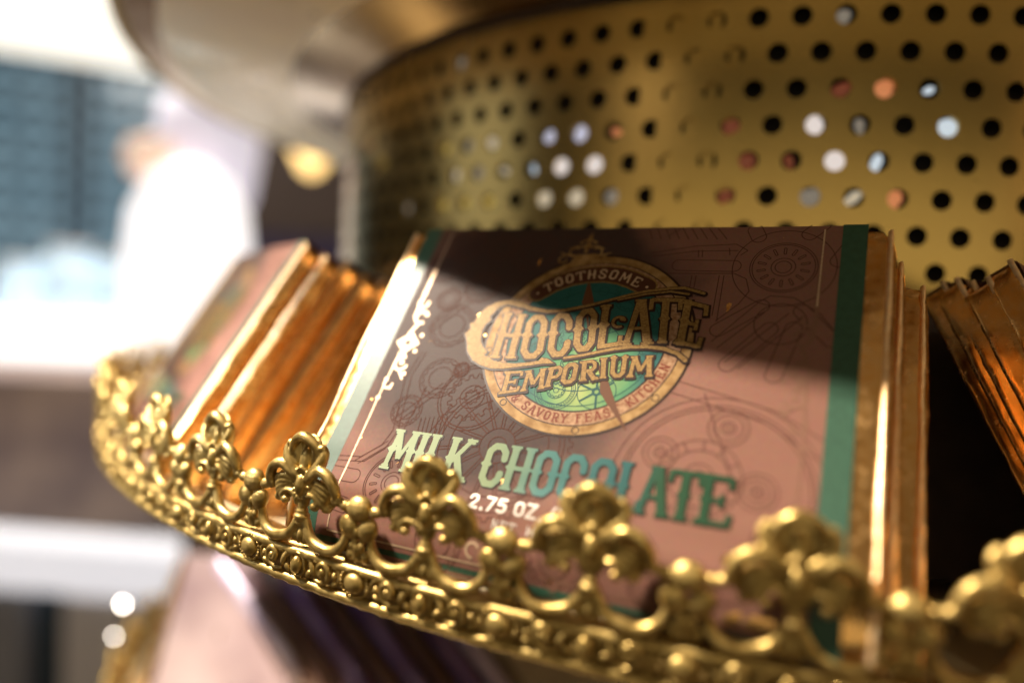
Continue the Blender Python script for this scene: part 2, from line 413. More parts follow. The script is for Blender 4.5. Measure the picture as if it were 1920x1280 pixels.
def put_glyph(ink, ch, quad, w, serif=0.0, spur=0.0, spur_y=.5, butt=True):
    """quad: TL, TR, BR, BL in card mm"""
    TL, TR, BR, BL = quad
    def mp(x, y):
        return tuple(TL[k] * (1 - x) * (1 - y) + TR[k] * x * (1 - y) + BR[k] * x * y + BL[k] * (1 - x) * y for k in (0, 1))
    wx = math.hypot(TR[0] - TL[0], TR[1] - TL[1]); hy = math.hypot(BL[0] - TL[0], BL[1] - TL[1])
    for pts, wf, cl in G[ch]:
        q = [mp(*p) for p in pts]
        if cl: q = q + [q[0]]
        for i in range(len(q) - 1):
            ink.seg(q[i], q[i + 1], w * wf, butt=(butt and len(pts) == 2))
    if serif:
        for x, y in SERIF.get(ch, []):
            yy = .03 if y < .5 else .97
            ink.seg(mp(x - serif / wx, yy), mp(x + serif / wx, yy), w * .38, butt=True)
            y2 = .09 if y < .5 else .91
            ink.seg(mp(x - serif * .5 / wx, y2), mp(x + serif * .5 / wx, y2), w * .38, butt=False)
    if spur:
        for x in SPUR.get(ch, []):
            a, b, c, d = mp(x - (w * .5 + spur) / wx, spur_y), mp(x, spur_y - .14), mp(x + (w * .5 + spur) / wx, spur_y), mp(x, spur_y + .14)
            ink.poly([a, b, c, d])
def up_quad(u0, u1, v0, v1, slant=0.0):
    return [(u0 + slant, v0), (u1 + slant, v0), (u1, v1), (u0, v1)]
def arc_text(ink, text, path, height, w, gap=1.0, serif=0.0, width=0.62, flip=False):
    """letters along a polyline (mid line of the letters)"""
    L = [0.0]
    for i in range(len(path) - 1): L.append(L[-1] + math.dist(path[i], path[i + 1]))
    wid = {'I': .42, 'M': 1.25, ' ': .7, '.': .4, '&': 1.1}
    tot = sum(wid.get(c, 1.0) for c in text)
    sx = L[-1] / tot; s = 0
    for c in text:
        cw = wid.get(c, 1.0) * sx; m_ = s + cw / 2; s += cw
        if c == ' ': continue
        k = max(i for i in range(len(L) - 1) if L[i] <= m_ + 1e-6)
        t = (m_ - L[k]) / (L[k + 1] - L[k])
        p = [path[k][q] + (path[k + 1][q] - path[k][q]) * t for q in (0, 1)]
        k0 = max(0, k - 1) if t < .5 else k; k1 = min(len(path) - 1, k0 + 2)
        dx, dy = path[k1][0] - path[k0][0], path[k1][1] - path[k0][1]; l = math.hypot(dx, dy); dx /= l; dy /= l
        nx, ny = -dy, dx    # towards the foot of the letters
        hw = cw * .5 * .80; hh = height / 2
        q = [(p[0] - dx * hw - nx * hh, p[1] - dy * hw - ny * hh), (p[0] + dx * hw - nx * hh, p[1] + dy * hw - ny * hh),
             (p[0] + dx * hw + nx * hh, p[1] + dy * hw + ny * hh), (p[0] - dx * hw + nx * hh, p[1] - dy * hw + ny * hh)]
        put_glyph(ink, c, q, w, serif=serif)

def gear(ink, c, r, teeth, th_, w, a0=0.0):
    pts = []
    for k in range(teeth):
        for t, rr in ((-.28, r), (-.18, r + th_), (.18, r + th_), (.28, r)):
            a = a0 + 2 * PI * (k + t) / teeth
            pts.append((c[0] + rr * math.cos(a), c[1] + rr * math.sin(a)))
    ink.line(pts, w, closed=True)
def arcp(c, r, a0, a1, n=16):
    return [(c[0] + r * math.cos(math.radians(a0 + (a1 - a0) * i / n)), c[1] + r * math.sin(math.radians(a0 + (a1 - a0) * i / n))) for i in range(n + 1)]
def wheel(ink, c, r, n, w):
    ink.ring(c, r, w); ink.ring(c, r * .93, w)
    ink.ring(c, r * .36, w); ink.ring(c, r * .24, w)
    for k in range(n):
        a = 2 * PI * (k + .5) / n
        ink.rrect((c[0] + r * .66 * math.cos(a), c[1] + r * .66 * math.sin(a)), r * .13, r * .035, r * .03, a, w)

# ------------------------------------------------------------------ the printed chocolate bar
def build_print(parent):
    LW = .30
    # ---- sepia machinery line drawing over the whole sleeve
    k = Ink(-82, 82, 0, 132, .17)
    wheel(k, (58.6, 17.9), 10.1, 14, LW)
    wheel(k, (-50.0, 110.0), 10.2, 14, LW)
    wheel(k, (-60, 9), 8, 12, LW)
    k.rrect((34.5, 17.7), 11.2, 2.3, 2.2, 0, LW)
    k.line([(15, 12.5), (30, 9.2), (43, 8.2), (47, 11), (45, 13)], LW); k.line([(16, 14), (30, 11.5), (44, 11.0)], LW)
    k.line([(31, 11), (31.4, 14)], LW); k.line([(32.3, 11), (32.7, 14)], LW); k.line([(41, 10), (41.5, 13)], LW)
    k.line([(17, 21.5), (44, 20.8), (48, 23), (49.5, 28), (47, 33), (41, 40)], LW)
    k.line([(30.6, 22), (30.8, 30)], LW); k.line([(32, 22), (32.2, 31)], LW); k.line([(40.9, 21.7), (41.3, 40)], LW); k.line([(39.4, 21.7), (39.6, 38)], LW)
    for cc, hl, an in (((48, 38.5), 10, -.70), ((52, 49), 11, -.92), ((62, 50), 11, -1.35), ((70, 40), 9, .85), ((49, 3.5), 4, 1.15), ((67, 2), 5, 2.3), ((76, 12), 6, -1.1)):
        k.rrect(cc, hl, 2.4, 2.3, an, LW)
    k.ring((58.6, 17.9), 15.5, LW); k.ring((60, 40), 7.5, LW)
    k.line([(41, 47.8), (53, 32), (56, 29.5), (63, 30), (71, 36), (75, 42)], LW)
    k.line([(43, 50), (55, 36)], LW); k.line([(46, 55), (62, 36)], LW); k.line([(50, 57), (66, 37)], LW)
    k.line([(20, 4), (24, 0.5)], LW)
    for r_ in (26, 24.8): k.ring((48.5, 96), r_, LW)
    k.ring((48.5, 96), 28.6, LW * .8)
    for c0, r0 in (((50.2, 76.8), 5.6), ((32.8, 87), 5.0), ((44.5, 93), 11.5), ((60, 94.5), 5.2), ((64, 108), 4)):
        for q in (1.0, .72, .36, .18): k.ring(c0, r0 * q, LW)
    k.line([(42, 66.5), (55, 96)], LW); k.line([(30, 62), (62, 70), (76, 78)], LW); k.line([(28, 66), (60, 74), (74, 83)], LW)
    for a in range(0, 360, 30): k.line([(44.5 + 8 * math.cos(math.radians(a)), 93 + 8 * math.sin(math.radians(a))), (44.5 + 11.5 * math.cos(math.radians(a)), 93 + 11.5 * math.sin(math.radians(a)))], LW)
    # left part: gears and pipes
    gear(k, (-33, 76), 7.5, 16, 1.5, LW); k.ring((-33, 76), 4.4, LW); k.ring((-33, 76), 11.5, LW); k.ring((-33, 76), 12.6, LW)
    gear(k, (-33, 76), 2.2, 9, .7, LW)
    for r0 in (22, 20.6, 17): k.ring((-18, 92), r0, LW)
    gear(k, (-18, 92), 23.5, 40, 1.3, LW * .9)
    for a in range(0, 360, 24):
        ca, sa = math.cos(math.radians(a)), math.sin(math.radians(a))
        k.line([(-18 + 6 * ca, 92 + 6 * sa), (-18 + 20 * ca, 92 + 20 * sa)], LW)
        k.line([(-18 + 6 * ca - sa, 92 + 6 * sa + ca), (-18 + 20 * ca - sa, 92 + 20 * sa + ca)], LW)
    k.ring((-18, 92), 6, LW); k.ring((-18, 92), 3, LW)
    k.rrect((-72, 110), 9, 2.4, 2.2, 0, LW); k.rrect((-72, 119), 9, 2.4, 2.2, .12, LW)
    k.line([(-80, 106), (-64, 104.5), (-58, 99), (-56, 92), (-60, 70), (-58, 60)], LW); k.line([(-80, 104.3), (-66, 103), (-60, 98), (-58, 92), (-62, 72), (-60, 60)], LW)
    k.line([(-68, 105), (-58, 96)], LW); k.line([(-66, 105.5), (-57, 97.5)], LW)
    for u_, v_, r_ in ((-41, 66, 3), (-56, 84, 6), (-48, 70, 8), (-52, 48, 9), (-46, 30, 7), (-58, 36, 5), (-30, 12, 9), (-44, 10, 6), (10, 122, 9), (24, 116, 6), (-28, 124, 8), (36, 124, 5), (-66, 20, 8)):
        k.ring((u_, v_), r_, LW); k.ring((u_, v_), r_ * .55, LW); gear(k, (u_, v_), r_ * .8, 14, r_ * .09, LW * .9)
    for a, b in (((-60, 88), (-46, 72)), ((-58, 89), (-44, 73)), ((-54, 92), (-52, 74)), ((-46, 96), (-40, 82)), ((-62, 50), (-50, 36)), ((-60, 51), (-48, 37)), ((-8, 108), (14, 101)), ((-20, 4), (0, 9)), ((2, 118), (30, 110)), ((4, 120), (32, 112))):
        k.line([a, b], LW)
    for i in range(7): k.line([(-49 + i * 1.6, 86 - i * .3), (-47.5 + i * 1.6, 97)], LW)
    for i in range(9): k.line([(12 + i * 3, 1), (14 + i * 3.2, 6)], LW)
    k.poly([(90, 0), (75, 0), (75, 132), (90, 132)], sub=True); k.poly([(-75, 0), (-90, 0), (-90, 132), (-75, 132)], sub=True)
    k.mesh('machinery_drawing', M_line, parent, .05)
    # ---- green side stripes
    for u0, u1 in ((-82, -74.8), (74.8, 82)):
        V, F = [], []
        nu, nv = 4, 88
        for j in range(nv + 1):
            for i in range(nu + 1): V.append(card_pt(u0 + (u1 - u0) * i / nu, 132 * j / nv, .05))
        for j in range(nv):
            for i in range(nu):
                a = j * (nu + 1) + i; F.append((a, a + nu + 1, a + nu + 2, a + 1))
        mesh_obj('green_stripe', V, F, M_green, parent)
    V, F = [], []
    for j, v in enumerate((129.6, 130.9, 132.0)):
        for i in range(111): V.append(card_pt(-74.8 + 149.6 * i / 110, v, .05 if v < 131 else -.3))
    for j in range(2):
        for i in range(110): a = j * 111 + i; F.append((a, a + 111, a + 112, a + 1))
    mesh_obj('green_stripe', V, F, M_green, parent)
    # ---- cream border lines with scrolls
    for sg in (-1, 1):
        k = Ink(-74, 74, 2, 132, .15)
        X = lambda x: sg * x
        def Ln(pts, w, w2=None): k.line([(X(a), b) for a, b in pts], w, w2)
        Ln([(69.6, 2), (69.6, 33)], .55); Ln([(69.8, 80), (69.8, 127)], .55)
        Ln([(69.6, 22), (69.6, 45)], 1.4, .9); Ln([(69, 61), (69.8, 80)], .8, .5)
        k.disc((X(69.6), 33.6), .9); k.disc((X(69.8), 80.4), .9)
        Ln(arcp((68.2, 38.4), 2.1, 200, -60), .9); Ln(arcp((66.4, 45), 2.6, 120, -150), 1.0); Ln([(66.5, 47.6), (68.5, 52), (68.5, 55)], 1.1)
        k.disc((X(64.6), 43.6), .9); k.disc((X(69.2), 41.6), .9)
        for dx, dv in ((0, 0), (2.6, 2.6), (-2.6, 2.6), (0, 5.2)):
            k.poly([(X(67.6 + dx), 51.6 + dv), (X(69.9 + dx), 54 + dv), (X(67.6 + dx), 56.4 + dv), (X(65.3 + dx), 54 + dv)])
        k.disc((X(67.6), 56.6), 1.3, sub=True); k.disc((X(65.0), 56.6), .6, sub=True); k.disc((X(70.2), 56.6), .6, sub=True)
        k.disc((X(63.0), 53), .8); k.disc((X(63), 60), .8)
        Ln(arcp((66.4, 65.6), 2.7, -100, 160), 1.0); Ln([(66, 63), (68.4, 60)], 1.1); k.disc((X(66.4), 65.2), 1.0)
        Ln([(66.3, 68.3), (64.2, 71), (63.4, 72)], .9, .6); k.disc((X(63.6), 69.8), .9)
        Ln(arcp((68.2, 74.4), 1.8, 180, -60), .8); k.disc((X(69.8), 72.6), .8); k.disc((X(66.8), 76), .7)
        # bottom corners
        Ln([(69.8, 128), (12, 128)], .55); k.ring((X(10.0), 128.2), 1.5, .8)
        Ln(arcp((16, 124.6), 2, 90, -150), .8)
        if sg > 0:
            kl = Ink(60, 74, 2, 132, .15); kl.line([(69.6, 2), (69.6, 33)], .5)
            kl.mesh('border_line', M_cream, parent, .12)
        k.mesh('border_scrollwork', M_cream if sg < 0 else M_cream_dim, parent, .10)
    # ---- round emblem
    O = (0, 50.0)
    k = Ink(-48, 44, 0, 90, .18)
    k.disc(O, 36.3)
    k.mesh('emblem_shadow_ring', M_dark, parent, .09)
    k = Ink(-48, 44, 0, 90, .18); k.ring(O, 34.0, 3.0)
    # crown ornament on top of the ring
    k.line([(-8.9, 3), (-9.3, 12)], .5, 1.4)
    for dx in (-1, 1):
        k.line([(-9.3 + dx * .2, 6.2), (-9.3 + dx * 3.2, 7.6), (-9.3 + dx * 2.2, 8.6)], .8, .4)
        k.line(arcp((-9.3 + dx * 4.2, 12.2), 2.0, 90 if dx > 0 else 90, -120 if dx > 0 else 300), .8)
        k.line([(-9.3 + dx * 1, 10), (-9.3 + dx * 4, 9.4), (-9.3 + dx * 6.8, 10.6)], .7, .4)
        k.line([(-9.3 + dx * 2, 14.4), (-9.3 + dx * 7, 13.6), (-9.3 + dx * 9.6, 12.6)], 1.1, .5)
        k.line(arcp((-9.3 + dx * 8, 15.8), 1.5, 0, 280), .7)
    k.disc((-9.1, 5), .9); k.disc((-9.2, 9), 1.3); k.poly([(-14, 16.5), (-12, 13.4), (-5, 13.0), (-3, 15.4), (-4, 17), (-13, 18)])
    k.mesh('emblem_ring', M_ring, parent, .14)
    k2 = Ink(-40, 40, 10, 90, .18); k2.ring(O, 32.4, .35); k2.ring(O, 27.4, .5)
    for a in (35, 80, 128, 168, 205, 330):
        k2.ring((34 * math.cos(math.radians(a)), 50 + 34 * math.sin(math.radians(a))), 1.1, .3)
    k = Ink(-40, 40, 10, 90, .18); k.ring(O, 29.9, 5.2); k.mesh('emblem_band', M_band, parent, .13)
    k2.mesh('emblem_ring_lines', M_dark, parent, .19)
    k = Ink(-40, 40, 10, 90, .18); k.disc(O, 27.5); k.mesh('emblem_face', M_teal, parent, .12)
    k = Ink(-30, 30, 20, 80, .15)
    for c0, r0, n0 in (((-4.2, 70.3), 3.0, 12), ((9.2, 69.4), 6.2, 0), ((-13, 47), 3.5, 10), ((-16, 55), 2.4, 8), ((2, 30), 6, 16), ((12, 33), 5, 14), ((20, 40), 4.5, 12), ((-4, 50), 5, 14), ((4, 46), 4, 12), ((18, 60), 4.4, 12), ((-20, 62), 3, 10), ((-2, 60), 3.5, 10), ((22, 52), 3, 9)):
        k.ring(c0, r0, .28)
        if n0: gear(k, c0, r0 * .72, n0, r0 * .14, .24); k.ring(c0, r0 * .3, .24)
    for q in (5.2, 6.4, 7.2): k.ring((-4.2, 70.3), q, .3)
    for a in range(0, 360, 8): k.disc((-4.2 + 5.8 * math.cos(math.radians(a)), 70.3 + 5.8 * math.sin(math.radians(a))), .22)
    for a in range(20, 380, 60): k.line([(9.2, 69.4), (9.2 + 6.0 * math.cos(math.radians(a)), 69.4 + 6.0 * math.sin(math.radians(a)))], .7)
    k.disc((9.2, 69.4), 1.5); k.disc((9.2, 69.4), .7, sub=True)
    rr = random.Random(3)
    for i in range(34):
        a = rr.uniform(0, 2 * PI); r0 = rr.uniform(2, 24); x, y = r0 * math.cos(a), 50 + r0 * math.sin(a)
        b = rr.uniform(0, 2 * PI); l = rr.uniform(3, 9); k.line([(x, y), (x + l * math.cos(b), y + l * math.sin(b))], .22)
    k.ring(O, 20, .3); k.ring(O, 25.5, .3)
    q = np.hypot(*(np.meshgrid(k.u0 + np.arange(k.nu) * k.st, k.v0 + np.arange(k.nv) * k.st - 50.0)))
    k.d = np.maximum(k.d, q - 27.2)
    k.mesh('emblem_clockwork', M_teal_line, parent, .17)
    k = Ink(-10, 26, 24, 90, .16)
    k.line([(-4.6, 25.5), (-2.6, 34.8)], .4, 4.2); k.line([(-3, 36), (1, 47)], .8); k.line([(7, 59), (10, 64.6)], .8, 1)
    k.poly([(9, 64.2), (11, 63.6), (13.6, 68), (16.6, 73.4), (13.8, 73.6), (10.4, 69.5)]); k.line([(15, 73), (21, 81)], 2.2, .5)
    k.mesh('clock_hand', M_hand, parent, .20)
    # plaque with the first word
    mid = [(-22.3, 31.6), (-17.2, 27.2), (-11, 24.2), (-5.2, 22.8), (1, 22.3), (6.4, 23.0), (11.4, 24.8), (16.4, 27.4)]
    k = Ink(-30, 24, 14, 40, .15); k.line(mid, 7.6); k.mesh('plaque_edge', M_logo_gold, parent, .21)
    k = Ink(-30, 24, 14, 40, .15); k.line(mid, 6.4); k.mesh('plaque', M_plaque, parent, .24)
    k = Ink(-30, 24, 14, 40, .12)
    arc_text(k, 'TOOTHSOME', [(-20.6, 30.2), (-15.6, 26.2), (-10, 23.9), (-5, 22.8), (1, 22.3), (6, 22.9), (10.8, 24.6), (14.4, 26.4)], 4.1, .72, width=.7)
    k.disc((-22.4, 31.8), .5); k.disc((16.6, 27.6), .5)
    k.mesh('plaque_lettering', M_cream, parent, .27)
    k = Ink(-34, 34, 50, 86, .13)
    path = [(29.9 * math.cos(math.radians(a)), 50 + 29.9 * math.sin(math.radians(a))) for a in range(128, 8, -6)]
    arc_text(k, '& SAVORY FEAST KITCHEN', path, 3.2, .58, serif=.45)
    k.mesh('band_lettering', M_rust, parent, .20)
    # big words
    k = Ink(-48, 44, 24, 80, .15)
    Cb = [(-27.4, 36.0), (-32.0, 35.1), (-37.0, 36.5), (-40.6, 39.0), (-42.7, 42.9), (-43.3, 45.9), (-44.7, 46.7), (-43.6, 48.6), (-45.2, 51.1), (-43.3, 53.9), (-41.6, 58.1), (-38.2, 61.8), (-34.0, 63.7), (-29.8, 64.6), (-25.4, 64.3), (-20.2, 63.1), (-15.6, 62.0), (-11.6, 61.0), (-7.6, 60.5), (-10.3, 59.0), (-12.8, 58.7), (-13.4, 60.0), (-17.0, 61.0), (-21.7, 61.9), (-26.1, 61.9), (-30.1, 61.4), (-32.6, 59.9), (-34.5, 59.6), (-33.4, 58.0), (-36.2, 56.0), (-37.9, 53.6), (-38.9, 49.4), (-38.3, 46.4), (-36.8, 44.5), (-38.0, 43.2), (-36.9, 41.1), (-35.5, 38.6), (-32.6, 37.3), (-28.5, 38.2), (-26, 38.8)]
    k.poly(Cb)
    sw = [(-27.4, 36.8), (-22.9, 38.8), (-16.2, 39.7), (-10.1, 39.0), (-1.7, 36.4), (6.5, 33.2), (11.9, 31.0), (17.3, 29.3), (24.3, 28.0), (29.2, 27.5), (35.8, 29.5)]
    k.line(sw[:6], 1.8, .9); k.line(sw[5:], .9, 1.1); k.line([(8, 33.6), (17, 30.6), (25, 29.2), (31, 30.0)], .6, .8)
    k.line([(-4.7, 58.1), (0.7, 56.7), (6.0, 54.9), (11.2, 53.2), (16.4, 52.0), (21.7, 51.5), (27.0, 51.8), (31.5, 53.2), (34.3, 55.5)], .9, 1.5)
    gl = {'H': [(-33.0, 40.8), (-23.6, 41.4), (-22.0, 60.0), (-31.9, 60.5)], 'O': [(-23.3, 41.4), (-14.9, 40.9), (-12.2, 59.3), (-21.2, 60.2)],
          'C': [(-14.3, 39.8), (-6.2, 40.2), (-3.2, 57.3), (-11.2, 59.0)], 'O2': [(-5.6, 38.6), (2.0, 36.7), (4.8, 54.6), (-2.7, 56.0)],
          'L': [(2.8, 36.0), (9.8, 34.8), (13.2, 52.0), (4.8, 54.3)], 'A': [(11.6, 33.2), (20.0, 32.4), (22.6, 50.6), (13.4, 52.0)],
          'T': [(19.0, 31.8), (29.0, 31.4), (30.2, 49.6), (22.0, 50.2)], 'E': [(29.4, 31.8), (38.3, 34.0), (38.0, 51.4), (30.0, 49.9)]}
    for n_, q_ in gl.items(): put_glyph(k, n_[0], q_, 2.35, serif=1.9, spur=.8, spur_y=.47)
    k.line(arcp((10.3, 42.6), 2.0, 60, 330), 1.0); k.disc((11.2, 41.2), .9)
    em = [('E', [(-24.1, 65.3), (-17.4, 64.3), (-16.8, 72.4), (-23.4, 74.2)]), ('M', [(-17.2, 64.5), (-9.2, 62.5), (-8.5, 70.3), (-16.2, 72.3)]),
          ('P', [(-9.0, 62.4), (-3.9, 60.9), (-3.6, 68.4), (-8.7, 69.9)]), ('O', [(-4.1, 60.6), (1.0, 59.2), (1.6, 66.8), (-3.7, 68.2)]),
          ('R', [(1.2, 59.0), (6.8, 57.6), (8.4, 65.0), (2.4, 66.4)]), ('I', [(6.9, 57.2), (10.4, 56.6), (11.8, 64.1), (8.4, 64.7)]),
          ('U', [(10.8, 56.4), (16.6, 55.6), (17.2, 63.1), (12.0, 63.8)]), ('M', [(17.0, 55.6), (24.6, 54.6), (25.4, 62.2), (17.6, 63.3)])]
    for n_, q_ in em: put_glyph(k, n_, q_, 1.55, serif=1.15)
    k.mesh('lettering_shadow', M_dark, parent, .23 if False else .30, level=.55, off=(.22, .32))
    k.mesh('emblem_lettering', M_logo_gold, parent, .36)
    # flavour name
    k = Ink(-60, 60, 86, 110, .14)
    xs = [(-56.6, -46.2, 'M'), (-46.4, -42.0, 'I'), (-41.6, -34.6, 'L'), (-34.2, -25.4, 'K'), (-20.8, -12.8, 'C'), (-12.6, -4.2, 'H'), (-3.8, 4.4, 'O'), (5.0, 13.0, 'C'),
          (13.6, 22.0, 'O'), (22.8, 30.0, 'L'), (29.0, 37.6, 'A'), (37.2, 45.6, 'T'), (45.6, 54.2, 'E')]
    for a, b, n_ in xs: put_glyph(k, n_, up_quad(a, b, 91.2, 105.8), 2.3, serif=1.9, spur=.8)
    k.mesh('flavour_shadow', M_dark, parent, .11 + .0, level=.25, off=(.3, .3))
    k.mesh('flavour_lettering', M_flavour, parent, .17)
    k = Ink(-30, 40, 104, 124, .13)
    x = -21.0
    for ch in '2.75 OZ. (78g)':
        wd = {'.': 1.7, ' ': 1.8, '(': 2.0, ')': 2.0}.get(ch, 3.9)
        if ch != ' ': put_glyph(k, ch, up_quad(x, x + wd * (.92 if wd > 3 else 1), 108.7, 112.9), .85, butt=False)
        x += wd
    x = -11.5
    for ch in 'NET WT':
        if ch != ' ': put_glyph(k, {'W': 'M'}.get(ch, ch), up_quad(x, x + 2.2, 115.2, 117.8), .5, butt=False) if ch != 'W' else put_glyph(k, 'M', [(x, 117.8), (x + 2.4, 117.8), (x + 2.4, 115.2), (x, 115.2)], .5, butt=False)
        x += 2.8
    k.mesh('weight_lettering', M_silver, parent, .12)

def rounded_slab(u0, u1, v0, v1, z0, z1, r, nu, nv, nz, crumple, seed):
    """closed rounded box in card space, as a displaced cube grid"""
    V, F, key = [], [], {}
    cx_, cy_, cz_ = (u0 + u1) / 2, H - (v0 + v1) / 2, (z0 + z1) / 2
    hx, hy, hz = (u1 - u0) / 2, (v1 - v0) / 2, (z1 - z0) / 2
    def vid(i, j, k):
        q = key.get((i, j, k))
        if q is None:
            x = (i / nu * 2 - 1) * hx; y = (j / nv * 2 - 1) * hy; z = (k / nz * 2 - 1) * hz
            ix, iy, iz = max(-hx + r, min(hx - r, x)), max(-hy + r, min(hy - r, y)), max(-hz + r, min(hz - r, z))
            d = Vector((x - ix, y - iy, z - iz))
            if d.length > 1e-6: d = d.normalized() * r
            p = Vector((ix, iy, iz)) + d
            edge = max(abs(x) / hx, 0) ** 8
            nrm = Vector((x / hx if abs(x) > hx * .95 else 0, y / hy if abs(y) > hy * .95 else 0, z / hz if abs(z) > hz * .95 else 0))
            if nrm.length > 0: nrm.normalize()
            q1 = noise.noise(Vector((x * .10, y * .035, z * .25 + seed))); q2 = noise.noise(Vector((x * .3 + seed, y * .12, z * .5)))
            q3 = 1 - abs(noise.noise(Vector((x * .22, y * .09 + seed, z * .7)))) * 2.6
            p += nrm * crumple * (.9 * q1 + .5 * q2 + .9 * max(0, q3) ** 5)
            corner = (abs(x) / hx) ** 10 * (abs(y) / hy) ** 12
            p += Vector((-x / hx * 2.0, -y / hy * 2.5, noise.noise(Vector((x * .5, y * .5, seed))) * 2.5)) * corner
            q = len(V); key[(i, j, k)] = q
            V.append((mm(cx_ + p.x), mm(cy_ + p.y), mm(cz_ + p.z + foot(H - cy_ - p.y))))
        return q
    for i in range(nu):
        for j in range(nv):
            F.append((vid(i, j, nz), vid(i + 1, j, nz), vid(i + 1, j + 1, nz), vid(i, j + 1, nz)))
            F.append((vid(i, j, 0), vid(i, j + 1, 0), vid(i + 1, j + 1, 0), vid(i + 1, j, 0)))
    for i in range(nu):
        for k in range(nz):
            F.append((vid(i, 0, k), vid(i + 1, 0, k), vid(i + 1, 0, k + 1), vid(i, 0, k + 1)))
            F.append((vid(i, nv, k), vid(i, nv, k + 1), vid(i + 1, nv, k + 1), vid(i + 1, nv, k)))
    for j in range(nv):
        for k in range(nz):
            F.append((vid(0, j, k), vid(0, j, k + 1), vid(0, j + 1, k + 1), vid(0, j + 1, k)))
            F.append((vid(nu, j, k), vid(nu, j + 1, k), vid(nu, j + 1, k + 1), vid(nu, j, k + 1)))
    return V, F
TH = 9.5
def build_sleeve(parent, m=None):
    """paper tube wrapped over top and bottom, open at the two sides"""
    prof = []
    nv = 88; r = 1.3; z1 = -TH - .6
    for j in range(nv + 1): prof.append((1.0 + 130.0 * j / nv, 'f'))
    ring_b = [(131.0 + r * math.sin(a), -r + r * math.cos(a)) for a in np.linspace(.3, PI / 2, 5)] + [(131.0 + r, z1 + r)] + [(131.0 + r * math.cos(a), z1 + r - r * math.sin(a)) for a in np.linspace(.3, PI / 2, 4)]
    ring_t = [(1.0 - r * math.sin(a), z1 + r - r * math.cos(a)) for a in np.linspace(0, PI / 2, 5)] + [(1.0 - r, -r)] + [(1.0 - r * math.cos(a), -r + r * math.sin(a)) for a in np.linspace(.3, 1.3, 4)]
    us = np.linspace(-82, 82, 110)
    V, F = [], []
    rows = [(v, None) for v, _ in prof] + ring_b + [(v, z1) for v in (100., 66., 33.)] + ring_t
    for v, z in rows:
        for u in us:
            if z is None: V.append(card_pt(u, v))
            else:
                dd = disp(u, min(131, max(1, v))) * max(0, 1 + (z) / 6.0) if z > -6 else 0
                V.append((mm(u), mm(H - v), mm(z + dd + foot(v))))
    n = len(us); R = len(rows)
    for j in range(R):
        j2 = (j + 1) % R
        for i in range(n - 1):
            F.append((j * n + i, j2 * n + i, j2 * n + i + 1, j * n + i + 1))
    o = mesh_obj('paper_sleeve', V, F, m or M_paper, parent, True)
    return o

ident = Matrix.Identity(4)
def recolour(me, m):
    n = me.copy(); n.materials.clear(); n.materials.append(m); return n
BAR_PARTS = []
# card axes measured in the photograph (x right, h up, z away)
eu = L2B(0.8962, 0.0120, -0.4435); ev = L2B(-0.2529, -0.8074, -0.5330); en = L2B(0.3645, -0.5899, 0.7205)
T0 = Vector((36.5e-3, 257.5e-3, CAMH + 29.2e-3))    # top centre of the front card
AXW = Vector((AX * U, AZ * U, 0))
def bar_matrix(phi=0.0, n=0.0, du=0.0, dv=0.0, drop=0.0, lean=0.0, roll=0.0, yaw=0.0):
    R3 = Matrix((eu, -ev, -en)).transposed().to_4x4()
    org = T0 + ev * mm(H)
    loc = Matrix.Translation((mm(du), -mm(dv), -mm(n))) @ Matrix.Rotation(math.radians(lean), 4, 'X') @ Matrix.Rotation(math.radians(roll), 4, 'Z')
    Mx = Matrix.Translation(org) @ Matrix.Rotation(math.radians(yaw), 4, 'Z') @ R3 @ loc
    Rz = Matrix.Translation(AXW) @ Matrix.Rotation(math.radians(phi), 4, 'Z') @ Matrix.Translation(-AXW)
    a = math.radians(phi)
    return Matrix.Translation((0, 0, -drop * U)) @ Rz @ Mx
bar0 = empty('chocolate_bar', ident, 'brown chocolate bar with round gold emblem and green stripes, frontmost of the middle stack', 'chocolate bar', 'chocolate bars on the tray')
V, F = rounded_slab(-88.5, 90, 1.0, 131.0, -TH - .2, -.55, 1.4, 66, 60, 6, .42, 1.0)
foil0 = mesh_obj('foil_wrap', V, F, M_foil, bar0, True)
M_fold = add_noise(mat('sheen_painted_foil_fold', (0.95, 0.70, 0.40), 0.42, 0.75), 400, 4, .3, .7, (0.90, 0.58, 0.28), (1.0, 0.80, 0.52), bump=.3, bdist=.0003)  # folds coloured paler than the foil, painting the light they catch
def fold(sg, sd):
    V, F = [], []; n = 90
    for i in range(n + 1):
        v = 2.5 + 127 * i / n
        w_ = 1.5 + .8 * noise.noise(Vector((v * .05, sd, 0))) + .35 * noise.noise(Vector((v * .3, sd, 4)))
        b_ = 88.2 if sg > 0 else 86.8
        x = b_ + .8 * noise.noise(Vector((v * .04, sd, 9)))
        f_ = foot(v); y = H - v
        V += [(mm(sg * (x - w_ * .5)), mm(y), mm(-.75 + f_)), (mm(sg * (x - w_ * .1)), mm(y), mm(-.15 + .25 * w_ + f_)), (mm(sg * (x + w_ * .45)), mm(y), mm(.15 + .25 * w_ + f_)), (mm(sg * (x + w_ * .7)), mm(y), mm(-1.3 + f_))]
    for i in range(n):
        for j in range(3):
            a = i * 4 + j; q = (a, a + 1, a + 5, a + 4); F.append(q if sg < 0 else q[::-1])
        a = i * 4; q = (a + 3, a, a + 4, a + 7); F.append(q if sg < 0 else q[::-1])
    o = mesh_obj('foil_fold', V, F, M_fold, bar0, True); recalc(o); return o
fold(1, 2.0); fold(-1, 6.0)
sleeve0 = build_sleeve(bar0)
build_print(bar0)
BASE_PARTS = [o for o in bar0.children]
bar0.matrix_world = bar_matrix()
